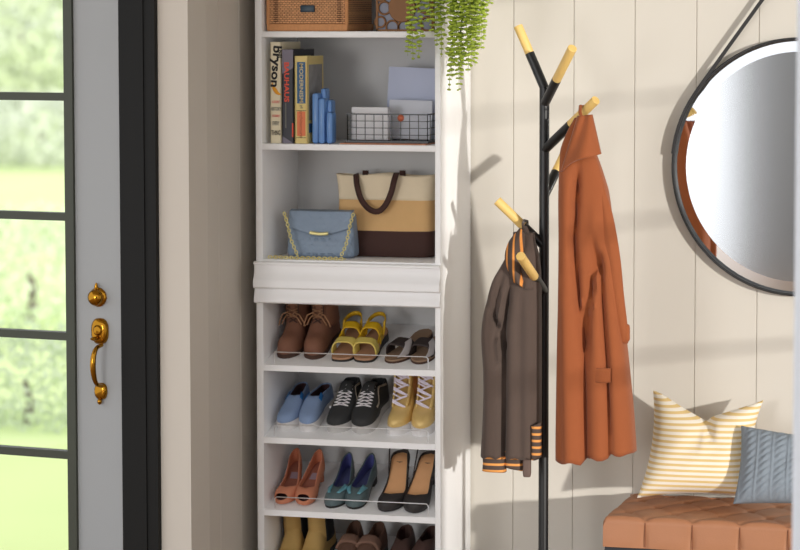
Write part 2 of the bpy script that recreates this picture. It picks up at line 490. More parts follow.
NARR = [(0,0),(.015,.34),(.05,.60),(.1,.80),(.18,.95),(.3,1),(.42,.90),(.55,.76),(.7,.66),(.85,.58),(.93,.45),(.975,.28),(1,0)]
SQUAR = [(0,0),(.012,.45),(.04,.72),(.1,.88),(.18,.98),(.3,1),(.42,.94),(.55,.82),(.7,.74),(.85,.74),(.93,.64),(.975,.42),(1,0)]
def stations(n=34, a=0, b=1):
    return [a+(b-a)*(1-cos(PI*i/n))/2 for i in range(n+1)]
class Shoe:
    def __init__(s, L, w, wf, Hf, zf, side, bend=.006, p=.75, q=.8):
        s.L, s.w, s.wf, s.Hf, s.zf, s.side, s.bend, s.p, s.q = L, w, wf, Hf, zf, side, bend, p, q
    def c(s, t): return -s.side*s.bend*sin(PI*min(1, t*1.2))*1.4
    def hw(s, t): return s.w*ip(t, s.wf)
    def P(s, t, phi, off=0):
        """phi 0..180 degrees, 90 = ridge"""
        a = math.radians(phi); ca, sa = cos(a), max(0, sin(a))
        x = (s.hw(t)+off)*math.copysign(abs(ca)**s.p, ca); z = (ips(t, s.Hf)+off)*sa**s.q
        return Vector((s.c(t)+x, t*s.L, ips(t, s.zf)+z))
    def shell(s, pm, t0=0, t1=1, n=34, k=8, off=0):
        mb = MB()
        for sg in (0, 1):
            rows = []
            for t in stations(n, t0, t1):
                m_ = pm(t) if callable(pm) else pm
                if isinstance(m_, tuple): m_ = m_[sg]
                rows.append([s.P(t, (180-m_*j/k) if sg else m_*j/k, off) for j in range(k+1)])
            mb.grid(rows, flip=bool(sg))
        return mb
    def sole(s, z0, z1, ext=1.0, t0=0, t1=1, n=34, add=0, k=6):
        """plate following the foot shape between heights zf+z0 and zf+z1"""
        top, bot = [], []
        ff = lambda f, t: f(t) if callable(f) else f
        for t in stations(n, t0, t1):
            h = s.hw(t)*ext+add*(1 if 0 < t < 1 else 0)
            y = s.L*(.5+(t-.5)*(1+(add*2)/s.L))
            zb, zt = ips(t, s.zf)+ff(z0, t), ips(t, s.zf)+ff(z1, t)
            top.append([Vector((s.c(t)+h*(2*j/k-1), y, zt)) for j in range(k+1)])
            bot.append([Vector((s.c(t)+h*(2*j/k-1), y, zb)) for j in range(k+1)])
        mb = MB(); mb.grid(top); mb.grid(bot, flip=True)
        for j in (0, k): mb.grid([[a[j], b[j]] for a, b in zip(bot, top)])
        mb.grid([[bot[0][j], top[0][j]] for j in range(k+1)]); mb.grid([[bot[-1][j], top[-1][j]] for j in range(k+1)])
        return mb
    def band(s, t0, t1, off=.001, skew=0, lo=0, hi=180, n=8, k=18, narrow=0):
        rows = []
        for i in range(n+1):
            r = []
            for j in range(k+1):
                f = j/k; ph = lo+(hi-lo)*f
                e = 1-narrow*sin(PI*f)
                tc_ = (t0+t1)/2; t = tc_+(t0-tc_+(t1-t0)*i/n)*e+skew*(f-.5)
                r.append(s.P(t, ph, off))
            rows.append(r)
        return MB().grid(rows)
def collar(cy, rx, ry, z0, z1, a0=0, a1=360, n=28, k=6, top=None, lean=0, cx=0):
    rows = []
    for i in range(k+1):
        f = i/k; r = []
        for j in range(n+1):
            a = math.radians(a0+(a1-a0)*j/n)
            X, Y = (rx(f) if callable(rx) else rx), (ry(f) if callable(ry) else ry)
            zt = z1+(top(a) if top else 0)
            r.append(Vector((cx+X*cos(a), cy+lean*f+Y*sin(a), z0+(zt-z0)*f)))
        rows.append(r)
    return MB().grid(rows)
def L_(o, n): o.name = n; return o
def part(name, mb, m, root, solid=0, merge=True, label=None, angle=50):
    o = O(name, mb, m, root, world=False, merge=merge, solid=solid, angle=angle)
    if label: o['label'] = label
    return o

sm = dict(
 boot=mat('boot_suede', (126,84,64), .75, var=.1, vscale=60, bump=.2), bootsole=mat('boot_sole', (70,46,36), .8),
 bootlace=mat('boot_lace', (158,116,84), .8),
 yel1=mat('sandal_pale_yellow', (222,200,104), .6), yel2=mat('sandal_yellow', (216,172,20), .55), footbed=mat('footbed', (176,134,104), .7),
 blacksole=mat('black_sole', (34,32,30), .6), slidebed=mat('slide_bed', (150,122,98), .7), slideblk=mat('slide_black', (52,42,40), .7),
 slidepatch=mat('slide_grey', (176,170,170), .7), denim=mat('denim_blue', (134,156,192), .8, var=.08, vscale=200),
 gore=mat('elastic_blue', (26,104,170), .8), inner=mat('dark_lining', (62,36,40), .9), rubber=mat('white_rubber', (222,220,220), .5),
 snk=mat('sneaker_black', (46,47,48), .75, var=.1), snkw=mat('lace_white', (232,228,230), .7), stripe=mat('side_stripe', (176,164,148), .6),
 snksole=mat('grey_rubber', (190,188,186), .5),
 gold=mat('gold_leather', (224,192,124), .32, .25, var=.05), goldd=mat('tan_leather_side', (200,150,100), .5, .1), goldlace=mat('lilac_white_lace', (232,224,240), .7),
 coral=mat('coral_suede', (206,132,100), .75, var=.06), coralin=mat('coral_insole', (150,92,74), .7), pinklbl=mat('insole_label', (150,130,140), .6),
 teal=mat('teal_leather', (90,108,112), .45, var=.05), tealst=mat('teal_strip', (116,178,194), .3, .3), violet=mat('violet_lining', (76,80,140), .7), violetin=mat('violet_insole', (74,78,118), .7),
 blk=mat('black_leather', (50,46,46), .6), tanin=mat('tan_insole', (226,170,120), .55),
 must=mat('mustard_suede', (188,154,92), .7, var=.06), elast=mat('black_elastic', (22,22,24), .8),
 brn=mat('brown_suede', (96,68,54), .8), fringe=mat('fringe_brown', (132,100,84), .9, bump=.8, bscale=300), dkb=mat('dark_brown_leather', (78,56,50), .6),
 dkin=mat('dark_red_lining', (60,30,28), .8),
)
def lr(side): return 'left' if side < 0 else 'right'

def ankle_boot(px, py, side, label, g):
    r = L_(shoeroot(px, py, 0, label, grp=g), 'ankle_boot')
    s = Shoe(.255,.0395,ROUND,[(0,.018),(.04,.036),(.12,.050),(.3,.058),(.45,.085),(.6,.11),(.8,.10),(1,.07)],[(0,.012),(1,.012)],side)
    part('upper', s.shell(lambda t: 90), sm['boot'], r)
    part('sole', s.sole(-.012,.002,add=.002), sm['bootsole'], r)
    part('heel', s.sole(-.0119,.004,t0=.7,add=.0), sm['bootsole'], r) if False else None
    cy = .255*.72
    sh = collar(cy, lambda f: .040-.003*f, lambda f: .066-.012*f, .06, .185, k=10, cx=s.c(.72), lean=.006)
    part('shaft', sh, sm['boot'], r, .004)
    tg = collar(cy-.003, .030, .060, .08, .19, 225, 315, n=10, cx=s.c(.72)); part('tongue', tg, sm['boot'], r, .003)
    ed = MB()
    for sg in (-1, 1):
        ed.tube([s.P(.40,90+sg*14,.002), Vector((s.c(.6)+sg*.016,.115,.10)), Vector((s.c(.6)+sg*.019,.120,.14)), Vector((s.c(.6)+sg*.02,.125,.185))], .0025, 6)
    part('eyelet_edge', ed, sm['bootsole'], r)
    lc = MB(); ce = Vector((s.c(.6), .108, .112))
    for sg in (-1, 1):
        lc.tube([ce, ce+Vector((sg*.014,-.012,.014)), ce+Vector((sg*.030,-.014,.006)), ce+Vector((sg*.042,-.012,-.020)), ce+Vector((sg*.046,-.012,-.034))], .0025, 6)
        lc.tube([ce, ce+Vector((sg*.014,-.014,.004)), ce+Vector((sg*.024,-.014,-.008)), ce+Vector((sg*.034,-.014,-.028))], .0022, 6)
    for i in range(3):
        z = .10+.02*i
        lc.tube([(ce.x-.018,.112+.004*i,z), (ce.x+.018,.110+.004*i,z+.012)], .0017, 6); lc.tube([(ce.x+.018,.112+.004*i,z), (ce.x-.018,.110+.004*i,z+.012)], .0017, 6)
    part('lace', lc, sm['bootlace'], r)

def sandal(px, py, side, label, g):
    r = L_(shoeroot(px, py, 0, label, grp=g, back=.043), 'sandal')
    s = Shoe(.225,.040,SQUAR,[(0,.038),(.15,.040),(.3,.044),(.5,.050),(.7,.055),(1,.055)],[(0,.014),(.35,.016),(.7,.030),(1,.038)],side,p=.55)
    part('outsole', s.sole(lambda t: -ips(t,s.zf), -.007,add=.001), sm['blacksole'], r)
    part('footbed', s.sole(-.007,.0), sm['footbed'], r)
    o = part('front_band', s.band(.14,.33,narrow=.2), sm['yel1'], r, .004)
    part('instep_band', s.band(.50,.68,narrow=.25), sm['yel2'], r, .004)
    for sg in (0, 180):
        part('side_strap', MB().tube([s.P(t, sg+(25 if sg == 0 else -25), .001) for t in (.32,.42,.52,.62)], .004, 6), sm['yel2'], r)
    hb = MB(); rows = []
    for j in range(25):
        a = PI*j/24
        p = Vector((s.c(.85)+.029*cos(a), .172+.052*sin(a), .066+.010*sin(a)))
        rows.append([p, p+Vector((0,0,.014))])
    hb.grid(rows)
    part('heel_strap', hb, sm['yel2'], r, .003)
    for sg in (-1, 1): part('ankle_strap', MB().tube([(s.c(.8)+sg*.029,.172,.076),(s.c(.8)+sg*.030,.163,.06),(s.c(.8)+sg*.029,.145,.04)], .0045, 6), sm['yel2'], r)

def slide(px, py, side, label, g, rz):
    r = L_(shoeroot(px, py, 0, label, rz, g, back=.045), 'slide_sandal')
    s = Shoe(.26,.040,ROUND,[(0,.034),(.3,.040),(1,.04)],[(0,.012),(.4,.012),(1,.022)],side,p=.5)
    part('outsole', s.sole(lambda t: -ips(t,s.zf), -.005,add=.001), sm['bootsole'], r)
    part('footbed', s.sole(-.005,.0), sm['slidebed'], r)
    part('cross_band', s.band(.16,.36,skew=.0,narrow=-.1), sm['slideblk'], r, .004)
    part('grey_band', s.band(.14,.28,off=.004,skew=.20,lo=8,hi=75,narrow=-.1), sm['slidepatch'], r, .003, label='pale grey crossing strap')

def slip_on(px, py, side, label, g):
    r = L_(shoeroot(px, py, 1, label, grp=g), 'slip_on_shoe')
    s = Shoe(.25,.0345,ROUND,[(0,.010),(.04,.020),(.12,.027),(.3,.036),(.45,.050),(.6,.058),(.8,.054),(1,.052)],[(0,.026),(1,.026)],side,p=.65,q=.7)
    pm = lambda t: 90 if t < .46 else 90-42*min(1,((t-.46)/.08))**.5
    part('upper', s.shell(pm), sm['denim'], r, .004)
    part('sole', s.sole(-.026,.002,add=.003), sm['rubber'], r)
    part('lining', s.sole(.004,.012,ext=.93,t0=.35), sm['inner'], r)
    li = s.shell(lambda t: 48, t0=.44, off=-.004); part('inner_lining', li, sm['inner'], r, .002)
    for lo, hi in ((38,62),(118,142)):
        part('elastic_gore', s.band(.44,.56,off=.003,lo=lo,hi=hi,k=8), sm['gore'], r, .002)

def sneaker(px, py, side, label, g):
    r = L_(shoeroot(px, py, 1, label, grp=g), 'sneaker')
    s = Shoe(.26,.041,ROUND,[(0,.010),(.04,.022),(.12,.030),(.25,.040),(.45,.062),(.58,.080),(.75,.078),(.9,.082),(1,.074)],[(0,.024),(1,.026)],side,p=.65,q=.7)
    pm = lambda t: 90 if t < .56 else 90-40*min(1,((t-.56)/.08))**.5
    part('upper', s.shell(pm), sm['snk'], r, .006)
    part('sole', s.sole(-.0245,.003,add=.003), sm['snksole'], r)
    part('insole', s.sole(.006,.014,ext=.9,t0=.45), sm['blacksole'], r)
    part('tongue', s.band(.48,.66,off=.006,lo=68,hi=112,k=8), sm['snk'], r, .005)
    lc = MB(); N = 6
    for i in range(N):
        t = .26+.052*i; w = 24
        a, b = s.P(t,90-w,.0055), s.P(t,90+w,.0055); c_, d = s.P(t+.052,90+w,.0055), s.P(t+.052,90-w,.0055)
        mid = lambda p, q_: [p, s.P(t+.026,90,.0075), q_]
        lc.tube(mid(a,c_), .0016, 6); lc.tube(mid(b,d), .0016, 6)
        if i in (0, N-1): lc.tube([a, s.P(t,90,.007), b], .0016, 6)
    part('lace', lc, sm['snkw'], r)
    sp = MB()
    for lo in (1, -1):
        ph = lambda x: x if lo == 1 else 180-x
        rows = []
        for i in range(17):
            f = i/16; t = .34+.5*f; z = ips(f, [(0,30),(.25,26),(.45,46),(.6,52),(1,38)])
            rows.append([s.P(t, ph(z-4), .0045), s.P(t, ph(z+4), .0045)])
        sp.grid(rows)
    part('side_stripe', sp, sm['stripe'], r, .0012)
    dt = MB().ball(s.P(.34,158,.005), .006, 1); part('eyelet_badge', dt, sm['snkw'], r)

def high_top(px, py, side, label, g):
    r = L_(shoeroot(px, py, 1, label, grp=g), 'high_top_sneaker')
    s = Shoe(.265,.0385,ROUND,[(0,.012),(.04,.026),(.12,.036),(.25,.044),(.45,.078),(.6,.105),(.8,.10),(1,.075)],[(0,.024),(1,.026)],side,p=.65,q=.7)
    part('upper', s.shell(90), sm['gold'], r)
    part('sole', s.sole(-.0245,.003,add=.003), sm['rubber'], r)
    cx = s.c(.7)
    part('shaft', collar(.19, lambda f: .037-.001*f, lambda f: .064-.010*f, .07, .168, a0=-60, a1=240, k=8, cx=cx), sm['goldd'], r, .005)
    part('tongue', collar(.188, .032, .064, .07, .178, 232, 308, n=10, cx=cx, lean=.006), sm['gold'], r, .004)
    fac = MB()
    for sg in (-1, 1):
        rows = []
        for i in range(11):
            f = i/10
            y = ips(f, [(0,.27*.265),(.4,.118),(1,.142)]); z = ips(f, [(0,.066),(.4,.115),(1,.172)])
            x = .021+.003*f
            rows.append([Vector((cx+sg*x, y-.004, z+.003)), Vector((cx+sg*(x+.009), y+.012, z))])
        fac.grid(rows)
    part('eyelet_facing', fac, sm['gold'], r, .004)
    lc = MB(); N = 8
    for i in range(N):
        f = i/(N-1)
        y = ips(f, [(0,.29*.265),(.4,.112),(1,.136)])-.008; z = ips(f, [(0,.074),(.4,.118),(1,.168)])+.002
        w = .024
        sk = .010*(1 if i % 2 else -1)
        lc.tube([(cx-w,y+.006,z-sk), (cx,y-.004,z+.003), (cx+w,y+.006,z+sk)], .0030, 6)
        if i < N-1: lc.tube([(cx+w,y+.006,z+sk),(cx+w*.2,y-.004,z+.007),(cx-w,y+.008,z+.016)], .0026, 6)
    part('lace', lc, sm['goldlace'], r)
    mb = MB().torus((cx-.0,.19,.168), .0365, .0035, n=24, sx=1); mb.v = [Vector((v.x, .19+(v.y-.19)*1.4, v.z)) for v in mb.v]
    part('collar_edge', mb, sm['rubber'], r)

def pump(px, py, side, label, g):
    r = L_(shoeroot(px, py, 2, label, grp=g, back=.034), 'peep_toe_pump')
    s = Shoe(.215,.036,NARR,[(0,.018),(.05,.028),(.15,.034),(.3,.036),(.5,.038),(.8,.050),(1,.060)],[(0,.010),(.35,.012),(.6,.030),(.85,.052),(1,.060)],side,p=.6,q=.7)
    def pm(t):
        if t < .24: return 90
        return 90-44*min(1,((t-.24)/.10))**.5+ (8*(t-.34) if t > .34 else 0)
    part('upper', s.shell(pm, t0=.06), sm['coral'], r, .003)
    part('toe_rim', s.shell(20, t0=0, t1=.08), sm['coral'], r, .004)
    part('insole', s.sole(.002,.004,ext=.95), sm['coralin'], r)
    part('insole_label', s.sole(.0042,.005,ext=.5,t0=.62,t1=.74), sm['pinklbl'], r)
    part('outsole', s.sole(-.005,.002,ext=1.0), sm['coral'], r)
    part('toe_dark_lining', s.sole(.0041,.0052,ext=.85,t0=.03,t1=.3), sm['inner'], r)  # dark insole piece seen through the open toe
    c = s.c(.9)
    mb = MB().tube([(c,.198,0),(c,.197,.03),(c,.192,.056)], [.010,.012,.018], 12); part('heel', mb, sm['coral'], r)

def pointed_flat(px, py, side, label, g):
    r = L_(shoeroot(px, py, 2, label, grp=g, back=.03), 'pointed_flat_shoe')
    s = Shoe(.245,.0375,NARR,[(0,.012),(.05,.024),(.15,.032),(.3,.038),(.5,.042),(.8,.056),(1,.074)],[(0,.008),(.4,.008),(.7,.022),(1,.034)],side,p=.6,q=.7)
    pm = lambda t: 90 if t < .30 else 90-46*min(1,((t-.30)/.16))**.6
    part('upper', s.shell(pm), sm['teal'], r, .003)
    part('lining', s.shell(lambda t: pm(t)-1.5, t0=.31, off=-.003), sm['violet'], r, .001)
    part('insole', s.sole(.002,.004,ext=.93,t0=.2), sm['violetin'], r)
    part('outsole', s.sole(lambda t: -min(.008, ips(t,s.zf)), .002), sm['blacksole'], r)
    part('heel', s.sole(lambda t: -ips(t,s.zf), -.004, ext=.95, t0=.72), sm['blacksole'], r)
    for sg in (-1, 1):
        rows = []
        for i in range(7):
            f = i/6; t = .13+.22*f
            rows.append([s.P(t, 90+sg*(7+9*f), .005), s.P(t, 90+sg*(20+32*f), .005)])
        part('vamp_strip', MB().grid(rows), sm['tealst'], r, .0015)

def slingback(px, py, side, label, g):
    r = L_(shoeroot(px, py, 2, label, grp=g, back=.018), 'slingback_pump')
    s = Shoe(.25,.042,ROUND,[(0,.014),(.05,.028),(.15,.036),(.3,.036),(.5,.034),(.8,.030),(1,.034)],[(0,.008),(.33,.010),(.6,.045),(.85,.088),(1,.096)],side,p=.6,q=.7)
    def pm(t):
        if t < .22: return (90, 90)
        f = min(1,((t-.22)/.12))**.5
        return (90-50*f-10*min(1,(t-.22)/.3), 90-60*f-10*min(1,(t-.22)/.2))
    part('upper', s.shell(pm), sm['blk'], r, .003)
    part('insole', s.sole(.004,.0065,ext=.96), sm['tanin'], r)
    part('outsole', s.sole(-.005,.003), sm['blk'], r)
    c = s.c(.9)
    part('heel', MB().tube([(c,.232,0),(c,.230,.03),(c,.220,.092)], [.011,.012,.020], 12), sm['blk'], r)
    pts = [s.P(.62, 20, .001)]+[Vector((c+.031*cos(a), 0.205+.045*sin(a), .135)) for a in [PI*j/14 for j in range(15)]]+[s.P(.62,160,.001)]
    part('heel_strap', MB().tube(pts, .0022, 6, r2=.004), sm['blk'], r)
    part('buckle', MB().ball(s.P(.58, 18, .003), .005, 1), sm['blk'], r)

def chelsea(px, py, side, label, g):
    r = L_(shoeroot(px, py, 3, label, grp=g), 'chelsea_boot')
    s = Shoe(.26,.041,ROUND,[(0,.016),(.04,.032),(.12,.044),(.3,.054),(.45,.085),(.6,.12),(.8,.11),(1,.08)],[(0,.016),(1,.016)],side)
    part('upper', s.shell(90), sm['must'], r)
    part('sole', s.sole(-.016,.002,add=.002), sm['blacksole'], r)
    cx = s.c(.7)
    part('shaft', collar(.185, lambda f: .037-.002*f, lambda f: .066-.010*f, .07, .205, k=10, cx=cx), sm['must'], r, .004)
    for a in (180, 0):
        part('elastic_panel', collar(.185, lambda f: .0395-.002*f, lambda f: .068-.010*f, .06, .205, a0=a-38, a1=a+38, n=12, k=8, cx=cx), sm['elast'], r, .003)

def loafer(px, py, side, label, g):
    r = L_(shoeroot(px, py, 3, label, grp=g), 'loafer')
    s = Shoe(.245,.038,ROUND,[(0,.014),(.04,.026),(.12,.036),(.3,.048),(.45,.062),(.6,.066),(.8,.066),(1,.078)],[(0,.014),(.6,.018),(1,.026)],side,p=.65,q=.7)
    pm = lambda t: 90 if t < .48 else 90-38*min(1,((t-.48)/.1))**.5
    part('upper', s.shell(pm), sm['brn'], r, .004)
    part('sole', s.sole(lambda t: -ips(t,s.zf),.002,add=.001), sm['blacksole'], r)
    part('insole', s.sole(.004,.012,ext=.92,t0=.35), sm['dkb'], r)
    part('fur_band', s.band(.42,.58,off=.006,lo=25,hi=155), sm['fringe'], r, .010)

def dark_flat(px, py, side, label, g):
    r = L_(shoeroot(px, py, 3, label, grp=g), 'brown_flat_shoe')
    s = Shoe(.245,.040,ROUND,[(0,.014),(.04,.026),(.12,.036),(.3,.048),(.5,.064),(.7,.072),(.9,.074),(1,.078)],[(0,.012),(.6,.016),(1,.022)],side,p=.65,q=.7)
    pm = lambda t: 90 if t < .58 else 90-40*min(1,((t-.58)/.12))**.5
    part('upper', s.shell(pm), sm['dkb'], r, .004)
    part('sole', s.sole(lambda t: -ips(t,s.zf),.002,add=.001), sm['blacksole'], r)
    part('lining', s.shell(lambda t: 47, t0=.58, off=-.004), sm['dkin'], r, .001)
    part('insole', s.sole(.004,.012,ext=.92,t0=.4), sm['dkin'], r)

for px, sd in ((283.5,-1),(312.5,1)): ankle_boot(px, 350, sd, '%s boot of the brown lace-up ankle boots on the top shoe shelf' % lr(sd), 'brown lace-up ankle boots')
for px, sd in ((339.5,-1),(363.5,1)): sandal(px, 358, sd, '%s sandal of the yellow strappy sandals between brown boots and dark slides' % lr(sd), 'yellow sandals')
slide(389, 360, -1, 'left slide sandal with dark cross straps beside the yellow sandals', 'dark slide sandals', -.26)
slide(417, 361, 1, 'right slide sandal with dark cross straps, cut off by the cabinet side', 'dark slide sandals', -.20)
for px, sd in ((283,-1),(307,1)): slip_on(px, 430, sd, '%s shoe of the blue slip-ons with white soles on the second shoe shelf' % lr(sd), 'blue slip-on shoes')
for px, sd in ((334.5,-1),(361.5,1)): sneaker(px, 432, sd, '%s shoe of the black low sneakers with white zigzag laces' % lr(sd), 'black sneakers')
for px, sd in ((394,-1),(420.5,1)): high_top(px, 434, sd, '%s shoe of the gold high-top sneakers with pale laces' % lr(sd), 'gold high-top sneakers')
for px, sd in ((280.5,-1),(303.5,1)): pump(px, 504, sd, '%s pump of the coral peep-toe pumps on the third shoe shelf' % lr(sd), 'coral peep-toe pumps')
for px, sd in ((330.5,-1),(353.5,1)): pointed_flat(px, 508, sd, '%s shoe of the teal flats with violet-blue lining' % lr(sd), 'teal flats')
for px, sd in ((385,-1),(413.5,1)): slingback(px, 511, sd, '%s shoe of the black slingback pumps with tan insoles' % lr(sd), 'black slingback pumps')
for px, sd in ((281,-1),(308,1)): chelsea(px, 575, sd, '%s boot of the mustard boots with black elastic sides at the bottom' % lr(sd), 'mustard boots')
for px, sd in ((338,-1),(362,1)): loafer(px, 578, sd, '%s loafer of the brown loafers with fuzzy band on the bottom shelf' % lr(sd), 'brown loafers')
for px, sd in ((390,-1),(416,1)): dark_flat(px, 580, sd, '%s shoe of the dark brown closed shoes at the bottom right' % lr(sd), 'dark brown shoes')

# ------------------------------------------------------------------ top shelf: wicker basket, ring box
def wicker(name, ca, cb, sx, sz):
    m = mat(name, ca, .75); nt = m.node_tree; b = nt.nodes['Principled BSDF']; tc = nt.nodes['Texture Coordinate']
    ch = nt.nodes.new('ShaderNodeTexBrick')
    mp = nt.nodes.new('ShaderNodeMapping'); mp.inputs['Rotation'].default_value = (PI/2, 0, 0); nt.links.new(tc.outputs['Object'], mp.inputs[0])
    nt.links.new(mp.outputs[0], ch.inputs['Vector'])
    ch.inputs['Scale'].default_value = 1; ch.inputs['Brick Width'].default_value = sx; ch.inputs['Row Height'].default_value = sz
    ch.inputs['Mortar Size'].default_value = sz*.12; ch.inputs['Color1'].default_value = col(*ca); ch.inputs['Color2'].default_value = col(*[min(255,x*1.14) for x in ca])
    ch.inputs['Mortar'].default_value = col(*cb)
    nt.links.new(ch.outputs['Color'], b.inputs['Base Color'])
    bp = nt.nodes.new('ShaderNodeBump'); bp.inputs['Strength'].default_value = .6; bp.inputs['Distance'].default_value = .002; bp.invert = True
    nt.links.new(ch.outputs['Fac'], bp.inputs['Height']); nt.links.new(bp.outputs[0], b.inputs['Normal'])
    return m
wk = wicker('wicker_weave', (200,150,106), (120,72,42), .012, .0062)
wk2 = mat('wicker_rim', (206,146,96), .7, var=.2, vscale=150, stretch=(1,1,.2))
Yb = -.37
bx0, bx1 = at(266.5, 20, Yb).x, at(347.5, 20, Yb).x; zb0, zb1 = zsh1+.0005, zsh1+.19
bk = E('wicker_basket', 'tan woven wicker basket with dark blue tag on the top shelf', 'basket', ((bx0+bx1)/2, Yb+.14, zb0))
mb = MB()
def taper(p, n): return Vector((p.x, p.y, p.z))
mb.box((bx0+.004,Yb+.004,zb0+.02),(bx1-.004,Yb+.29,zb1),.006)
O('basket_body', mb, wk, bk)
mb = MB().box((bx0,Yb,zb0),(bx1,Yb+.294,zb0+.024),.005); O('base_band', mb, wk2, bk)
mb = MB().box((bx0,Yb,zb1-.02),(bx1,Yb+.294,zb1+.004),.005); O('rim', mb, wk2, bk)
mb = MB()
xs_ = [at(x,10,Yb).x for x in (275.5, 339)]
for x in xs_:
    z = zb0+.03
    while z < zb1-.03:
        mb.box((x-.007,Yb+.0005,z),(x+.007,Yb+.006,z+.0028)); z += .0062
O('woven_slots', mb, mat('slot_dark', (96,58,36), .9), bk, smooth=False)
xc = at(307.5,8,Yb).x; zc = at(307.5,8.5,Yb).z
mb = MB().box((xc-.024,Yb-.003,zc-.012),(xc+.024,Yb+.006,zc+.011),.003); O('name_tag', mb, mat('tag_navy', (28,54,70), .45), bk)
# corner posts
for x in (bx0+.004, bx1-.004): O('corner_binding', MB().tube([(x,Yb+.006,zb0+.02),(x,Yb+.006,zb1-.01)], .006, 8), wk2, bk)

Yc = -.36
rx0, rx1 = at(376, 20, Yc).x, at(433, 20, Yc).x
rb = E('ring_pattern_box', 'grey storage box with brown ring lattice right of the wicker basket', 'box', ((rx0+rx1)/2, Yc+.1, zsh1+.0005))
zb = zsh1+.0005
O('box_body', MB().box((rx0+.003,Yc+.006,zb),(rx1-.001,Yc+.2,zb+.2),.003), mat('ring_box_grey', (138,142,158), .6), rb)
mb = MB(); R90 = Matrix.Rotation(PI/2, 3, 'X')
w_ = rx1-rx0
def ring(px, py, rpx):
    p = at(px, py, Yc); mb.torus((p.x, Yc+.003, p.z), rpx/294, .0034, R90, 24, 6)
for a in ((384,8,6),(380,22,5),(392,27,6),(404,27,6),(381,-6,6.5),(416,27,6),(427,24,6.5),(424,6,6.5),(424,-9,7),(392,-16,7),(407,-18,7),(379,-20,6.5),(427,-22,6)): ring(*a)
mb.box((rx0,Yc,zb),(rx0+.006,Yc+.01,zb+.2)); mb.box((rx1-.005,Yc,zb),(rx1,Yc+.01,zb+.2)); mb.box((rx0,Yc,zb),(rx1,Yc+.01,zb+.006)); mb.box((rx0,Yc,zb+.194),(rx1,Yc+.01,zb+.2))
ringm = mat('ring_brown', (122,78,30), .5, .2, var=.1)
O('ring_lattice', mb, ringm, rb)
p = at(402, 8, Yc)
O('centre_disc', MB().lathe([(.0,-.004),(.044,-.004),(.046,0),(.044,.006),(0,.006)], 32, (p.x,Yc+.001,p.z), 'Y'), ringm, rb)

# ------------------------------------------------------------------ books, bookend
def book(label, px0, px1, pytop, Yf, depth, cover, mcover, group='books standing on the upper shelf'):
    x0, x1 = at(px0, 140, Yf).x, at(px1, 140, Yf).x; z1 = at(px0, pytop, Yf).z; z0 = zsh2+.0005
    r = E('book', label, 'book', ((x0+x1)/2, Yf+depth/2, z0), group)
    mb = MB(); t = .0022
    mb.box((x0,Yf,z0),(x0+t,Yf+depth,z1)); mb.box((x1-t,Yf,z0),(x1,Yf+depth,z1)); mb.box((x0,Yf,z0),(x1,Yf+t,z1),.0008)
    O('cover', mb, mcover, r, smooth=False)
    O('pages', MB().box((x0+t,Yf+t,z0+.003),(x1-t,Yf+depth-.004,z1-.004)), mat('pages_cream', (216,206,180), .9), r, smooth=False)
    return r, x0, x1, z0, z1
def flat(r, px0, py0, px1, py1, Y, m, name, lab=None, t=.0006):
    a, b = at(px0, py0, Y), at(px1, py1, Y)
    o = O(name, MB().box((a.x,Y-t,b.z),(b.x,Y+t,a.z)), m, r, smooth=False)
    if lab: o['label'] = lab
    return o
def put_text(r, txt, px, py, Y, size, m, rot=0, name='lettering', sx=1, bold=0, sy=1):
    c = at(px, py, Y)
    R = Matrix.Translation((c.x, Y-.0008, c.z)) @ Matrix.Rotation(PI/2, 4, 'X') @ Matrix.Rotation(rot, 4, 'Z') @ Matrix.Diagonal((sx,sy,1,1))
    return O(name, MB().bm(text_bm(txt, size, bold=bold), R), m, r, smooth=False)
ink = mat('ink_black', (24,22,24), .7); red = mat('ink_red', (226,84,62), .7); coral_ = mat('ink_pink', (224,120,110), .7); gr = mat('ink_grey', (110,110,104), .7)
cream = mat('spine_cream', (232,220,190), .7, var=.03)
Y1 = -.36
r, x0, x1, z0, z1 = book('cream paperback with black and orange spine, leftmost of the books', 270.5, 281.5, 42, Y1, .2, None, cream)
px0 = 276
put_text(r, 'bryson', 275.9, 66.5, Y1, .047, ink, -PI/2-.08, bold=.0014, sy=.85, sx=1.05)
put_text(r, 'bill', 280.0, 54, Y1, .022, ink, -PI/2, bold=.0006, sy=.8)
# crescent
mb = MB(); c = at(279.5, 84, Y1); n = 16
out, inn = [], []
for i in range(n+1):
    a = PI*(.9)+PI*.72*i/n
    f = sin(PI*i/n)
    out.append(Vector((c.x+.026*cos(a), Y1-.0008, c.z-.002+.034*sin(a)))); inn.append(Vector((c.x+(.026-.012*f)*cos(a), Y1-.0008, c.z-.002+(.034-.014*f)*sin(a))))
for p in out+inn: p.x = min(max(p.x, x0+.0005), x1-.0005)
mb.grid([out, inn]); O('orange_crescent', mb, mat('ink_orange', (238,162,40), .7), r, solid=.0006)
for i, (t_, y, m_, s_) in enumerate((('A SHORT',102,coral_,.009),('HISTORY',109,gr,.0125),('OF NEARLY',116,coral_,.0085),('EVERY',123.5,gr,.014),('THING',133,ink,.017))):
    put_text(r, t_, 276, y, Y1, s_, m_, 0, bold=.0002, sx=.6 if i > 1 else .7, sy=1.3)
r, x0, x1, z0, z1 = book('black hardback with red vertical lettering and grey top, second of the books', 282.5, 293.5, 49.5, Y1, .22, None, mat('book_black', (36,36,48), .5))
mg = mat('book_grey', (120,114,128), .6)
a, b = at(282.5, 49.5, Y1), at(293.5, 72, Y1)
mb = MB().add([(x0,Y1-.0006,a.z),(x1,Y1-.0006,a.z),(x1,Y1-.0006,at(290,68,Y1).z),(x0,Y1-.0006,at(290,74,Y1).z)], [(0,1,2,3)])
O('spine_band', mb, mg, r, smooth=False)
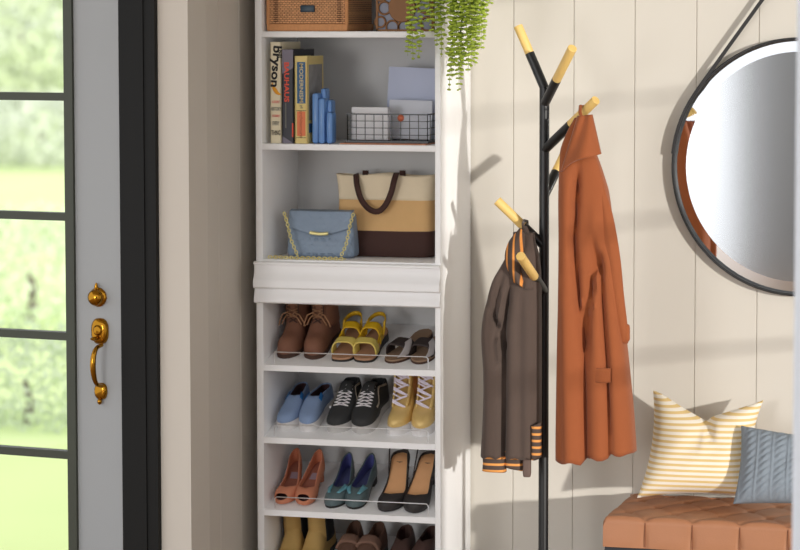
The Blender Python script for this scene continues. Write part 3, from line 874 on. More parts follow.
mb = MB().add([(x0,Y1-.0006,z0),(x1,Y1-.0006,z0),(x0,Y1-.0006,z0+.024)], [(0,1,2)]); O('corner_patch', mb, mg, r, smooth=False)
put_text(r, 'BAUHAUS', 286.5, 82, Y1-.0006, .029, red, -PI/2, bold=.0008, sy=.75)
flat(r, 285.2, 103, 286.4, 128, Y1, gr, 'subtitle_line')
flat(r, 292, 123, 293.4, 137, Y1, red, 'red_mark')
# cover behind, facing right
yel = mat('spine_yellow', (222,200,130), .6, var=.03)
Y3 = -.365
r, x0, x1, z0, z1 = book('yellow-bordered hardback with blue and coral spine panels, third of the books', 295, 308, 56, Y3, .165, None, yel)
fb = mat('spine_blue', (52,96,136), .6)
flat(r, 297, 62, 305.5, 103.5, Y3, fb, 'blue_panel')
put_text(r, 'MODERNISM', 301.2, 83, Y3, .0225, mat('ink_sand', (206,190,150), .7), -PI/2, bold=.0004, sy=.8)
put_text(r, '%', 301.2, 107, Y3, .016, gr)
flat(r, 297, 111.5, 305.5, 136, Y3, mat('spine_coral', (224,122,78), .6), 'coral_panel')
put_text(r, 'architecture', 301.2, 124, Y3, .018, mat('ink_brownish', (160,90,60), .7), -PI/2, sy=.9)
flat(r, 296, 110.4, 306.5, 111, Y3, ink, 'rule'); flat(r, 296, 137.4, 306.5, 138, Y3, ink, 'rule')
# right cover artwork (faces +X)
def cov(y0, y1, za, zb_, m, name): O(name, MB().box((x1-.0002,y0,za),(x1+.0006,y1,zb_)), m, r, smooth=False)
cov(Y3+.010, Y3+.150, z0+.075, z1-.028, mat('cover_picture_grey', (140,138,136), .5, var=.4, vscale=30), 'cover_picture')
cov(Y3+.010, Y3+.05, z0+.035, z0+.065, fb, 'cover_blue_block')
O('gold_spine_edge', MB().box((x0+.0382,Y3-.0007,z0+.008),(x0+.0395,Y3+.0007,z1-.02)), mat('edge_gold', (214,176,96), .6), r, smooth=False)

# stepped blue bookend
Yk = -.355
be = E('bookend', 'glossy blue bookend of stepped rounded columns beside the books', 'bookend', (at(322,140,Yk).x, Yk+.04, zsh2+.0005))
for a, b, t, dy in ((311.5,318.5,93,0),(317.5,323,88.5,.03),(318,325,98,-.004),(324,329.5,92+8,.02),(326.5,333,112,-.008)):
    p, q_ = at(a,120,Yk), at(b,120,Yk); zt = at(a,t,Yk).z
    def f(pt, n_): return pt
    ww = q_.x-p.x
    mb = MB().box((p.x,Yk+dy,zsh2+.0005),(q_.x,Yk+dy+.05,zt),min(.009, ww*.42)); O('column', mb, M['bookend'], be)
    b2 = mb

# ------------------------------------------------------------------ wire basket and papers
Yw = -.355
wx0, wx1 = at(347.5,130,Yw).x, at(427.5,130,Yw).x; wz0 = zsh2+.009; wz1 = at(348,114,Yw).z; wd = .26
wb = E('wire_basket', 'black wire grid basket holding papers on the upper shelf', 'basket', ((wx0+wx1)/2, Yw+wd/2, zsh2+.003))
mb = MB(); t = .0012
nx = 10
for i in range(nx):
    x = wx0+(wx1-wx0)*i/(nx-1)
    for y in (Yw, Yw+wd): mb.box((x-t,y-t,wz0),(x+t,y+t,wz1))
    mb.box((x-t,Yw,wz0-t),(x+t,Yw+wd,wz0+t))
for i in range(9):
    y = Yw+wd*i/8
    for x in (wx0, wx1): mb.box((x-t,y-t,wz0),(x+t,y+t,wz1))
    mb.box((wx0,y-t,wz0-t),(wx1,y+t,wz0+t))
for i in range(1, 4):
    z = wz0+(wz1-wz0)*i/4
    mb.box((wx0,Yw-t,z-t),(wx1,Yw+t,z+t)); mb.box((wx0,Yw+wd-t,z-t),(wx1,Yw+wd+t,z+t))
    for x in (wx0, wx1): mb.box((x-t,Yw,z-t),(x+t,Yw+wd,z+t))
O('wire_grid', mb, M['blackwire'], wb, smooth=False)
mb = MB()
for z, k in ((wz1,.0022),(wz0,.003)):
    mb.box((wx0-k,Yw-k,z-k),(wx1+k,Yw+k,z+k)); mb.box((wx0-k,Yw+wd-k,z-k),(wx1+k,Yw+wd+k,z+k))
    for x in (wx0, wx1): mb.box((x-k,Yw,z-k),(x+k,Yw+wd,z+k))
O('rim', mb, M['blackwire'], wb, smooth=False)
c = at(401,118,Yw)
O('copper_button', MB().lathe([(0,-.004),(.008,-.003),(.011,0),(.011,.003),(0,.003)], 20, (c.x,Yw-.004,c.z),'Y'), M['copper'], wb)
def board(name, label, cat, px0, py0, px1, Yv, th, lean, zb_, m, rz=0):
    a, b = at(px0, 130, Yv), at(px1, 130, Yv); zt = at(px0, py0, Yv).z
    w, h = b.x-a.x, zt-zb_
    mb = MB().box((-w/2,-th/2,0),(w/2,th/2,h),.0012)
    R = Matrix.Rotation(rz,3,'Y') @ Matrix.Rotation(-lean, 3, 'X')
    mb.v = [Vector(((a.x+b.x)/2, Yv, zb_)) + R @ v for v in mb.v]
    o = O(name, mb, m); tag(o, label, cat); return o
board('document_box', 'low white paper pad standing left in the wire basket', 'paper pad', 353, 107, 389, Yw+.06, .03, .0, wz0+.0035, M['paper'])
board('folder', 'tall pale blue folder standing at the back of the wire basket', 'folder', 386, 67.5, 436.5, Yw+.20, .018, .06, wz0+.0035, M['bluebook'], .04)
board('paper_sheet', 'pale grey sheet in front of the blue folder in the wire basket', 'paper', 388, 100, 431, Yw+.13, .006, .10, wz0+.0035, M['paper2'], .02)
mb = MB().box((wx0-.02,YF+.015,zsh2+.0004),(wx1+.0,YF+.30,zsh2+.0042)); o = O('placemat', mb, M['mat_strip'], smooth=False); tag(o, 'thin brownish mat lying under the wire basket', 'mat')

# ------------------------------------------------------------------ purse
Yq = -.325
zpz = zfl+.001
px_ = [at(284,240,Yq).x, at(351.5,240,Yq).x]; pzt = at(290,210.5,Yq+.03).z
pc = ((px_[0]+px_[1])/2, Yq+.06, zpz)
ps = E('handbag', 'small blue quilted handbag with gold chain strap beside the tote', 'handbag', pc)
w, h, d = px_[1]-px_[0], pzt-zpz, .085
def pf(p, n_):
    f = max(0,min(1,(p.z+h/2)/h))
    w2 = .5*w; sx = 1-.06*f; th_ = 1-.62*f**1.5
    x, y, z = p.x*sx, p.y*th_, p.z
    y += math.copysign(.006*cos(PI*p.x/w)*(1-f), p.y)
    u = (x/.026+z/.026); v_ = (x/.026-z/.026)
    du, dv = abs(u-round(u)), abs(v_-round(v_))
    q_ = -.0045*(exp(-(du/.12)**2)+exp(-(dv/.12)**2))*(1 if f > .0 else .4)
    if n_.y < -.2 or n_.z == 1: y += -q_ if p.y < 0 else q_
    z += -.004*cos(PI*x/w)*(f > .9)
    return Vector((x, y, z))
mb = MB().rbox((pc[0],pc[1],zpz+h/2),(w,d,h),.018,26,pf); O('bag_body', mb, M['purse'], ps)
# flap: slightly in front
rows = []
for i in range(15):
    f = i/14; row = []
    for j in range(25):
        g_ = j/24; x = (g_-.5)*w*.93
        dep = h*(.36+.16*sin(PI*g_))
        z = pzt+.002-dep*f
        ff = (z-zpz)/h
        y = Yq+.0605-d/2*(1-.62*max(0,min(1,ff))**1.5)-.006-.004*(1 if f > 0 else 0)
        if i == 0: y += .016
        u, v_ = x/.026+z/.026, x/.026-z/.026
        y += .0032*(exp(-(abs(u-round(u))/.12)**2)+exp(-(abs(v_-round(v_))/.12)**2))
        row.append(Vector((pc[0]+x, y, z)))
    rows.append(row)
O('flap', MB().grid(rows), M['purse'], ps, solid=.004)
a = at(310,232.5,Yq); b = at(328,233.5,Yq)
pts = [Vector((a.x+(b.x-a.x)*i/8, Yq-.0, a.z+(b.z-a.z)*i/8-.003*sin(PI*i/8))) for i in range(9)]
O('clasp_bar', MB().tube(pts, .0055, 10), M['palegold'], ps)
def chain(pts, name):
    # links along a polyline
    mb = MB(); seg = []
    tot = 0; P = [Vector(p) for p in pts]
    step = .0095; k = 0; i = 0; pos = P[0].copy(); rem = 0
    out = []
    for a_, b_ in zip(P, P[1:]):
        L = (b_-a_).length; dd = (b_-a_).normalized(); s_ = rem
        while s_ < L: out.append((a_+dd*s_, dd)); s_ += step
        rem = s_-L
    for n_, (p, dd) in enumerate(out):
        x = dd; up = Vector((0,-1,0)) if n_ % 2 else Vector((0,0,1)) if abs(dd.z) < .7 else Vector((1,0,0))
        z_ = x.cross(up).normalized(); y_ = z_.cross(x).normalized()
        R = Matrix((x, y_, z_)).transposed()
        mb.torus(p, .0048, .0016, R, 8, 4, sx=1.35)
    O(name, mb, M['palegold'], ps)
chain([at(284.5,214,Yq), at(287,222,Yq-.006), at(291,240,Yq-.012), at(297.5,255.5,Yq-.012)], 'chain_strap')
chain([at(353,215,Yq), at(350,225,Yq-.004), at(346,245,Yq-.008), at(341.5,255,Yq-.012)], 'chain_strap')
zch = zfl+.005
cpts = []
for X_, Y_ in ((269,-.372),(276,-.368),(284,-.374),(296,-.377),(308,-.372),(320,-.375),(332,-.372),(343,-.377)):
    cpts.append(Vector((at(X_,257,Y_).x, Y_+.01, zch)))
chain(cpts, 'chain_strap')

# ------------------------------------------------------------------ tote bag
Yt = -.225
tx0, tx1 = at(334,210,Yt).x, at(430.5,210,Yt).x
tz0, tz1 = zfl+.001, at(400,176,Yt).z
tb = E('tote_bag', 'large tote bag in cream, tan and dark brown bands with dark handles', 'bag', ((tx0+tx1)/2, Yt+.07, tz0))
zA, zB = at(400,231.5,Yt).z, at(400,201,Yt).z
def tote_ring(z, off=0):
    f = (z-tz0)/(tz1-tz0); cx = (tx0+tx1)/2
    L_e = ips(f, [(0,.0),(.1,-.006),(.35,.0),(.7,0),(.85,.004),(1,.012)]); R_e = ips(f, [(0,-.006),(.12,.004),(.3,-.004),(.6,-.008),(1,-.008)])
    x0_, x1_ = tx0-L_e, tx1+R_e; D = ips(f, [(0,.15),(.2,.17),(.6,.13),(1,.085)])
    yc = Yt+.085; ring = []
    n = 48
    for j in range(n):
        a_ = 2*PI*j/n; ca, sa = cos(a_), sin(a_)
        x = (x0_+x1_)/2+(x1_-x0_)/2*math.copysign(abs(ca)**.35, ca); y = yc+D/2*math.copysign(abs(sa)**.5, sa)
        y += .004*sin(x*60+z*20)*(f > .2)
        zz = z+(.004*sin(x*30) if f > .97 else 0)
        ring.append(Vector((x, y-off*0, zz)))
    return ring
def tote_band(za, zb_, n=8): 
    mb = MB(); mb.grid([tote_ring(za+(zb_-za)*i/n) for i in range(n+1)], closed_v=True); return mb
mb = tote_band(tz0, zA); mb.f.append(tuple(reversed(range(48)))); O('brown_base', mb, M['dkbrown'], tb)['label'] = 'dark brown lower band'
O('tan_band', tote_band(zA, zB), M['tan'], tb)['label'] = 'tan middle band'
O('cream_band', tote_band(zB, tz1, 10), M['linen'], tb, solid=.003)['label'] = 'cream upper band'
O('inside_lining', MB().grid([[p+Vector((0,0,-.012)) for p in tote_ring(tz1)], [Vector(((tx0+tx1)/2,Yt+.085,tz1-.03))]*48], closed_v=True), M['linen'], tb)
def ribbon(pts, w, name, m, root, wd=Vector((1,0,0)), solid=.004):
    n = 30; P = []
    ts = [i/(len(pts)-1) for i in range(len(pts))]
    for i in range(n+1):
        t_ = i/n; P.append(Vector([ips(t_, [(a_, p[k_]) for a_, p in zip(ts, pts)]) for k_ in range(3)]))
    rows = []
    for i, p in enumerate(P):
        tg = (P[min(i+1,n)]-P[max(i-1,0)]).normalized(); s_ = tg.cross(Vector((0,-1,0))).normalized()
        rows.append([p-s_*w/2, p+s_*w/2])
    return O(name, MB().grid(rows), m, root, solid=solid)
Yh = Yt+.02
ribbon([at(356,174,Yh+.02), at(357,185,Yh-.012), at(361,199,Yh-.016), at(369,209,Yh-.03), at(378,211.5,Yh-.032), at(385.5,205,Yh-.03), at(391,193,Yh-.016), at(394,181,Yh-.012), at(396.5,173,Yh+.02)], .019, 'handle', M['dkbrown'], tb)
zt_ = tz1
for pxx in (365, 402):
    a_ = at(pxx, 173.5, Yt+.12)
    O('handle_tab', MB().box((a_.x-.010,Yt+.122,tz1-.02),(a_.x+.010,Yt+.130,at(pxx,170.5,Yt+.12).z),.001), M['dkbrown'], tb)

# ------------------------------------------------------------------ trailing plant on top of the cabinet
plc = Vector((at(445,20,-.33).x, -.33, ZC+.001))
pl = E('trailing_plant', 'trailing green plant with small round leaves hanging over the cabinet corner', 'plant', plc)
O('pot', MB().lathe([(0,0),(.075,0),(.095,.02),(.11,.12),(.112,.15),(.104,.152),(.098,.12),(0,.118)], 32, plc), M['pot'], pl)
def strand(px, pyb, Y, pxt=None, dens=1.0, top=None, seed=0):
    rnd = random.Random(seed)
    end = at(px, pyb, Y); st = at(pxt if pxt else px, 0, Y)
    d = (Vector((st.x, Y, 0))-Vector((plc.x, plc.y, 0))); d.z = 0; d = d.normalized()
    rim = plc+Vector((d.x*.10, d.y*.10, .15))
    out = Vector((st.x, Y, plc.z+.08))
    pts = [rim, rim.lerp(out, .6)+Vector((0,0,.025)), out, Vector((st.x,Y,st.z+.12)), Vector((st.x,Y,st.z)), Vector(((st.x+end.x)/2+rnd.uniform(-.004,.004),Y,(st.z+end.z)/2)), end]
    n = 40; ts = [i/6 for i in range(7)]; P = []
    for i in range(n+1):
        P.append(Vector([ips(i/n, [(a_, p[k_]) for a_, p in zip(ts, pts)]) for k_ in range(3)]))
    mb = MB().tube(P, .0008, 4)
    o = O('strand', mb, M['leafstem'], pl)
    mb = MB()
    z_hi = at(px, -25, Y).z
    s_ = 0; L = 0
    for i in range(n):
        a_, b_ = P[i], P[i+1]; seg = (b_-a_).length; 
        while L < seg:
            p = a_.lerp(b_, L/seg)
            if not (p.z > z_hi+.03 and rnd.random() < .3):
                ang = rnd.uniform(0, PI)
                f = 1 if (p-end).length > .04 else .65
                for sg in (0, PI):
                    r_ = rnd.uniform(.0072,.0102)*f
                    dv = Vector((cos(ang+sg), sin(ang+sg), rnd.uniform(-.5,.1)))
                    R = dv.to_track_quat('X','Z').to_matrix()
                    mb.ball(p+dv*r_*1.0, r_, 1, (1.15,.95,.62), R)
            L += rnd.uniform(.0135,.018)/dens
        L -= seg
    O('leaves', mb, M['leaf'], o)
sts = [(407.5,56,-.50,410),(413,60,-.51,414),(418.5,58,-.49,420),
 (426,24,-.47,428),(432,32,-.49,430),(437,46,-.46,436),(441.5,57,-.45,440),(445,26,-.44,444),
 (452,78,-.46,451),(455,66,-.47,454),(459,90,-.45,458),(461,80,-.43,461),(449,90,-.44,455),(464,62,-.44,465),(458,50,-.48,457),
 (468,72,-.44,468),(471,70,-.45,472),(475,66,-.42,474),(478,46,-.43,478),(481,50,-.44,481),(484,36,-.42,484),(487,16,-.43,487),
 (466,40,-.49,464),(473,46,-.47,474),(479,30,-.46,481),(456,34,-.5,460),(489,2,-.42,490),(476,22,-.49,477),(452,20,-.5,450),(470,24,-.5,470)]
for i, (a_, b_, c_, d_) in enumerate(sts): strand(a_, b_, c_, d_, 1.0, seed=i)

# ------------------------------------------------------------------ coat rack
Yr = -.38
pb = at(544, 275, Yr); X0 = pb.x
rk = E('coat_rack', 'tall black tree coat rack with pale wooden peg tips', 'coat rack', (X0, Yr, 0))
jt = at(546, 88, Yr).z
O('pole', MB().tube([(X0,Yr,.02),(X0,Yr,jt)], .0160, 20), M['blackmetal'], rk)
O('base', MB().lathe([(0,0),(.17,0),(.172,.006),(.165,.014),(.03,.022),(0,.022)], 40, (X0,Yr,0)), M['blackmetal'], rk)
def branch(p0, py0, tip, Yt_, fr, r=.0152):
    a_ = Vector((X0, Yr, at(p0, py0, Yr).z)); b_ = at(tip[0], tip[1], Yt_)
    m_ = a_.lerp(b_, fr); dr = (b_-a_).normalized()
    o = O('branch', MB().tube([a_, m_], r, 16), M['blackmetal'], rk)
    b2 = O('wooden_tip', MB().tube([m_-dr*.001, m_+dr*.001, b_-dr*.001, b_], [r*.9, r*.97, r*.97, r*.90], 16), M['pegwood'], rk)
    return a_, b_
branch(546, 88, (518,26), Yr+.02, .56)
branch(546, 104, (572.5,48), Yr-.16, .44)
CA, CB = branch(545, 150, (596,100), Yr-.14, .52)
branch(545, 196, (566,151), Yr+.14, .52)
EA, EB = branch(543, 246, (497,200.5), Yr-.03, .44)
branch(543, 291, (520.5,256), Yr-.24, .42)

# ------------------------------------------------------------------ garments
def garment(name, left, right, ytop, ybot, Yc, dep, creases, m, parent, front=1, hem=None, ny=70, nx=60, p=.55, offY=0):
    """closed hanging cloth body: outline from the photo, depth and folds in real metres"""
    rows = []
    for i in range(ny+1):
        py = ytop+(ybot-ytop)*i/ny
        a_ = at(ips(py, left), py, Yc); b_ = at(ips(py, right), py, Yc); cx, hwid = (a_.x+b_.x)/2, (b_.x-a_.x)/2
        D = ips(py, dep); ring = []
        for j in range(nx):
            an = 2*PI*j/nx; ca, sa = cos(an), sin(an)
            x = cx+hwid*math.copysign(abs(ca)**.8, ca); y = -D*math.copysign(abs(sa)**p, sa)
            z = a_.z
            pxx = ips(py, left)+(ips(py, right)-ips(py, left))*(x-a_.x)/(b_.x-a_.x)
            if sa > 0:
                for (pts, amp, sg) in creases:
                    if pts[0][0]-6 <= py <= pts[-1][0]+6:
                        xc_ = ip(py, pts); fade = min(1, (py-pts[0][0]+6)/25, (pts[-1][0]+6-py)/6 if pts[-1][0] < ybot-4 else 1)
                        y += amp*max(0, fade)*exp(-((pxx-xc_)/sg)**2)*min(1, sa*3)
            if hem: z += hem(pxx)*max(0, (i/ny-.8)/.2)
            ring.append(Vector((x, Yc+y, z)))
        rows.append(ring)
    return O(name, MB().grid(rows, closed_v=True), m, parent, solid=.004, angle=75)
coatp = at(582,110,-.43)
hookp = CA.lerp(CB, .70)
Yg = -.50
co = E('rust_coat', 'long rust-orange hooded coat hanging from the right peg of the coat rack', 'coat', (coatp.x+.05, Yg, at(600,458,Yg).z))
left = [(118,575.5),(128,570),(138,565.5),(150,561.5),(160,561),(175,560.5),(200,560),(240,560.5),(300,560),(340,559),(400,558),(440,557.5),(460,557.5)]
right = [(118,588),(130,590),(150,594),(160,598),(175,603),(193,608),(230,612.5),(260,616.5),(300,621),(330,624),(345,626),(400,631.5),(440,634),(460,635)]
cre = [([(165,580),(240,577),(300,582),(345,588)],.036,3.2), ([(235,597),(262,597),(310,592),(360,589),(400,589),(459,591)],.034,3.4), ([(248,601),(257,602),(268,603)],.045,3.5),
       ([(255,604),(300,606),(360,611),(400,612),(459,613)],.026,2.4), ([(165,570),(300,569),(459,574)],-.018,9),
       ([(200,598),(300,600),(459,602)],-.010,6), ([(240,614),(350,620),(459,625)],-.012,8), ([(300,563),(459,566)],.006,3)]
def hemf(x): return .004*sin(x*.33)+ (.016 if 589 < x < 613 else 0)+(.032 if x >= 613 else 0)-.002
garment('coat_body', left, right, 118, 459, Yg, [(118,.018),(150,.03),(200,.045),(300,.058),(460,.07)], cre, M['orange'], co, hem=hemf)
# hood flap
hl = [(115.5,578),(122,574),(132,569),(145,565.5),(158,562.5),(170,560)]
rows = []
for i in range(25):
    f = i/24; row = []
    for j in range(25):
        g_ = j/24
        # top edge (577,116)-(592,114); bottom edge (561,170)-(601,154)
        tx, ty = 578+14*g_, 116-1.5*g_
        bx_, by_ = 561+40*g_, ips(g_, [(0,172),(.25,163),(.5,159),(.75,157),(1,154)])
        x = tx+(bx_-tx)*f; y = ty+(by_-ty)*f
        Yv = Yg-.028-.035*max(0,sin(PI*g_))**.7*(.35+.65*f)-.01*f-.005*sin(g_*9+f*3)
        row.append(at(x, y, Yv))
    rows.append(row)
O('hood', MB().grid(rows), M['orange'], co, solid=.005, angle=75)
rows = []
for i in range(13):
    f = i/12
    rows.append([at(578+14*g_-10*f*(1-g_)+4*f, 116+36*f, Yg-.02+.055*f*0+.02*sin(PI*g_)) for g_ in [j/12 for j in range(13)]])
O('hood_lining', MB().grid(rows), M['orangedark'], co, solid=.004, angle=75)
# loop over the peg
lp = at(581,109,hookp.y)
O('hanging_loop', MB().tube([at(582,119,Yg-.03), at(580,112,Yg-.028), at(580.5,105.5,Yg-.015), at(583,106,Yg+.02), at(584,118,Yg+.015)], .0055, 8, r2=.003), M['orange'], co)
# sleeve in front
def sleeve(name, pts, rad, Yv, m, parent, flat_=.55, n=24, seg=26):
    P = []; R_ = []
    ts = [i/(len(pts)-1) for i in range(len(pts))]
    for i in range(seg+1):
        t_ = i/seg
        x = ips(t_, [(a_, p[0]) for a_, p in zip(ts, pts)]); y = ips(t_, [(a_, p[1]) for a_, p in zip(ts, pts)]); w_ = ips(t_, [(a_, q__) for a_, q__ in zip(ts, rad)])
        Yz = Yv(t_) if callable(Yv) else Yv
        c_ = at(x, y, Yz); P.append([c_+Vector((w_/294*cos(2*PI*j/n), -w_/294*flat_*sin(2*PI*j/n)*(1+.12*sin(5*2*PI*j/n+t_*4)), 0)) for j in range(n)])
    return O(name, MB().grid(P, closed_v=True), m, parent, solid=.003, angle=75)
sleeve('sleeve', [(600,185),(606,215),(611,255),(615,295),(619,325),(621.5,343)], [3,6,8,8,7.5,6], lambda t_: Yg-.022-.012*sin(PI*t_), M['orange'], co, .6)
O('cuff_tab', MB().rbox(at(624.5,333,Yg-.024),(.034,.024,.058),.011,8), M['orange'], co)
O('cuff_opening', MB().rbox(at(619.5,340,Yg-.035),(.010,.012,.034),.004,4), M['orangedark'], co)
mb = MB(); a_, b_ = at(593,368,Yg-.078), at(610,383,Yg-.078)
rows = [[Vector((a_.x+(b_.x-a_.x)*g_, Yg-.068-.008*sin(PI*g_)-.002*f, a_.z+(b_.z-a_.z)*f)) for g_ in [j/10 for j in range(11)]] for f in [i/6 for i in range(7)]]
O('pocket_flap', MB().grid(rows), M['orange'], co, solid=.004)
rows = [[Vector((a_.x+(b_.x-a_.x)*g_, Yg-.070-.004*sin(PI*g_), a_.z+(at(600,430,Yg).z-a_.z)*f)) for g_ in [j/10 for j in range(11)]] for f in [i/8 for i in range(9)]]

# jacket
Yj = -.45
jk = E('bomber_jacket', 'dark brown jacket with orange-striped cuffs and hem on the left pegs', 'jacket', (at(512,460,Yj).x, Yj, at(512,475,Yj).z))
left = [(240,514),(255,508),(265,503),(280,495),(300,489),(320,484.5),(340,483.5),(370,485.5),(400,485.5),(430,484),(456,482.5)]
right = [(240,534),(255,538),(280,540),(456,540)]
cre = [([(282,513),(330,507),(400,507),(456,506)],.040,3.2), ([(300,497),(330,494),(360,498)],.014,3.5), ([(285,524),(340,523),(456,524)],.006,2.6), ([(300,490),(320,499),(345,506)],.022,3.0), ([(270,506),(300,499),(338,497)],.020,3.0), ([(380,500),(456,496)],.012,3.5), ([(260,500),(330,490),(456,494)],-.014,7),
       ([(290,517),(456,516)],-.007,5), ([(290,533),(456,532)],-.008,5)]
garment('jacket_body', left, right, 232, 455, Yj, [(232,.02),(260,.035),(300,.05),(456,.055)], cre, M['brownjk'], jk, hem=lambda x: .004*sin(x*.5))
ribm = stripes('rib_stripes', (82,67,59), (236,160,84), .021, 'Z', .62, soft=.05)
def rib(name, x0_, x1_, y0_, y1_, Y_, bulge=.02, slant=0):
    rows = []
    for i in range(9):
        f = i/8; ring = []
        for j in range(24):
            an = 2*PI*j/24; ca, sa = cos(an), sin(an)
            pxx = (x0_+x1_)/2+(x1_-x0_)/2*math.copysign(abs(ca)**.7, ca)*(1-.06*sin(PI*f))
            p_ = at(pxx, y0_+(y1_-y0_)*f+slant*ca, Y_); p_.y = Y_-bulge*math.copysign(abs(sa)**.6, sa); ring.append(p_)
        rows.append(ring)
    return O(name, MB().grid(rows, closed_v=True), ribm, jk, solid=.004, angle=75)
rib('left_cuff_rib', 483.5, 505.5, 453, 471, Yj-.012, .028, 1.0)['label'] = 'orange-striped sleeve cuff'
rib('hem_rib', 506, 524, 452.5, 468, Yj, .03, 2.5)['label'] = 'orange-striped hem band'
rib('right_cuff_rib', 532.5, 541, 424, 458, Yj-.045, .016, -2)['label'] = 'orange-striped cuff beside the pole'
O('placket_end', MB().rbox(at(527,463,Yj-.03),(.026,.02,.09),.007,6), mat('placket', (104,86,78), .85), jk)
# collar rib: curved bands falling forward
colm = stripes('collar_stripes', (82,67,59), (232,150,72), .024, 'X', .68, soft=.06)
rows = []
for i in range(21):
    f = i/20; row = []
    for j in range(13):
        g_ = j/12
        cx_ = ips(f, [(0,524),(.3,516),(.6,513),(1,520)]); w_ = ips(f, [(0,3),(.25,11),(.6,11),(1,8)]); y = 228+54*f+6*g_
        p_ = at(cx_-w_*.5+w_*g_*1.3-2, y, Yj-.045-.02*sin(PI*g_)); row.append(p_)
    rows.append(row)
O('collar_rib', MB().grid(rows), colm, jk, solid=.005, angle=75)
rows = [[at(510+8*g_+2*f, 244+8*f+3*g_-4*sin(PI*g_), Yj-.05+.03*f) for g_ in [j/10 for j in range(11)]] for f in [i/6 for i in range(7)]]
O('collar_point', MB().grid(rows), ribm, jk, solid=.005, angle=75)
O('neck_drape', MB().grid([[at(ips(f,[(0,524),(.3,521),(1,516)])+g_*ips(f,[(0,3),(.3,12),(1,22)]), 226+64*f, Yj-.01-.04*sin(PI*g_)*f) for g_ in [j/12 for j in range(13)]] for f in [i/16 for i in range(17)]]), M['brownjk'], jk, solid=.005, angle=75)
O('hanging_loop', MB().tube([at(524,232,Yj), at(523,224,Yj+.0), at(524,220.5,Yj+.04), at(527,221,Yj+.085), at(528,234,Yj+.075)], .005, 8), M['brownjk'], jk)

# ------------------------------------------------------------------ mirror
Ym = -.028
mt, mbm = at(798,37.2,Ym), at(798,296.5,Ym); ml = at(671.5,167,Ym)
Rm = (mt.z-mbm.z)/2; mc = Vector((ml.x+Rm, Ym, (mt.z+mbm.z)/2))
mr = E('round_mirror', 'large round black-framed mirror hung by a black strap above the bench', 'mirror', (mc.x, -.015, mc.z-Rm))
pts = []
for prof_ in ((Rm,-.001),(Rm,-.030),(Rm-.003,-.032),(Rm-.006,-.032),(Rm-.008,-.030),(Rm-.008,-.010),(Rm-.008,-.001)):
    pts.append([Vector((mc.x+prof_[0]*cos(2*PI*j/96), prof_[1]-.0, mc.z+prof_[0]*sin(2*PI*j/96))) for j in range(96)])
O('frame', MB().grid(pts, closed_u=True, closed_v=True), M['blackmetal'], mr, angle=30)
glm = mat('mirror_glass', (238,240,242), .09, 1, var=0); bvm = mat('mirror_bevel', (240,242,244), .02, 1, var=0)
Rg = Rm-.046
O('mirror_glass', MB().lathe([(0,-.018),(Rg,-.018),(Rg,-.012),(0,-.012)], 96, (mc.x,0,mc.z), 'Y'), glm, mr, angle=20)
rings = []
for rr, yy in ((Rg,-.018),(Rm-.008,-.013)):
    rings.append([Vector((mc.x+rr*cos(2*PI*j/96), yy, mc.z+rr*sin(2*PI*j/96))) for j in range(96)])
O('bevel', MB().grid(rings, closed_v=True), bvm, mr)
# strap: tangent from the frame to the wall peg above the centre
pk = Vector((mc.x, -.02, at(798,-47,Ym).z))
for sg in (-1, 1):
    dv = mc-pk; Ld = abs(dv.z); al = math.acos(Rm/Ld)
    tp = Vector((mc.x+sg*Rm*sin(al), -.02, mc.z+Rm*cos(al)))
    top = Vector((pk.x+sg*.012, -.02, pk.z+.012)); dd = (tp-top).normalized()
    tp2 = tp+dd*.22
    # hugging the rim a little beyond the tangent point
    a0 = math.atan2(tp.z-mc.z, tp.x-mc.x); P = [top.lerp(tp, i/8) for i in range(9)]
    for i in range(1, 9): 
        a_ = a0+sg*(-1)*(-.07*i if False else .07*i)*(1 if sg > 0 else 1)
        P.append(Vector((mc.x+(Rm+.002)*cos(a_), -.02, mc.z+(Rm+.002)*sin(a_))))
    rows = []
    for i, p in enumerate(P):
        tg = (P[min(i+1,len(P)-1)]-P[max(i-1,0)]).normalized(); s_ = tg.cross(Vector((0,1,0))).normalized()
        wv = .0085
        if s_.dot(p-mc) > 0: s_ = -s_
        rows.append([p+s_*wv+Vector((0,y,0)) for y in (-.004,.004)]+[p-s_*wv*(.0 if i > 8 else .35)+Vector((0,y,0)) for y in (.004,-.004)])
    for rw in rows:
        for v in rw: v.y -= .012
    O('strap', MB().grid(rows, closed_v=True), mat('strap_black', (44,43,44), .65), mr)
O('wall_peg', MB().lathe([(0,-.05),(.016,-.05),(.018,-.046),(.012,-.04),(.010,-.0),(0,0)], 24, (pk.x,0,pk.z+.006), 'Y'), M['blackmetal'], mr)

# ------------------------------------------------------------------ bench
Yb0, Yb1 = -.46, -.03
bxl = at(603, 530, Yb0).x; bxr = xp+.9
ztop = at(650, 519, Yb0).z; zcb = at(603.5, 546.5, Yb0).z
bn = E('bench', 'tufted tan leather bench with dark base below the mirror', 'bench', ((bxl+bxr)/2, (Yb0+Yb1)/2, 0))
sx, sy, sz = bxr-bxl, Yb1-Yb0, ztop-zcb
bm = bmesh.new()
NX, NY, NZ = 260, 70, 16
la, lb = .15, .215
def tuft(p, top, frontz):
    # diamond quilting on top; straight seams below the front edge
    x = (p.x-bxl-.135)/la; y = (p.y-Yb0)/lb
    if top:
        u, v_ = x-y, x+y
        du, dv = abs(u-round(u)), abs(v_-round(v_))
        cr = .85*exp(-(du/.045)**2)+.85*exp(-(dv/.045)**2)
        bu = exp(-(du*du+dv*dv)/.022)
        puff = min(1, (min(du,dv)*2)**.6)
        return -.0022*cr-.011*bu+.0045*puff
    du = abs(x-round(x)); return -.006*exp(-(du/.035)**2)+.003*min(1, du*4)
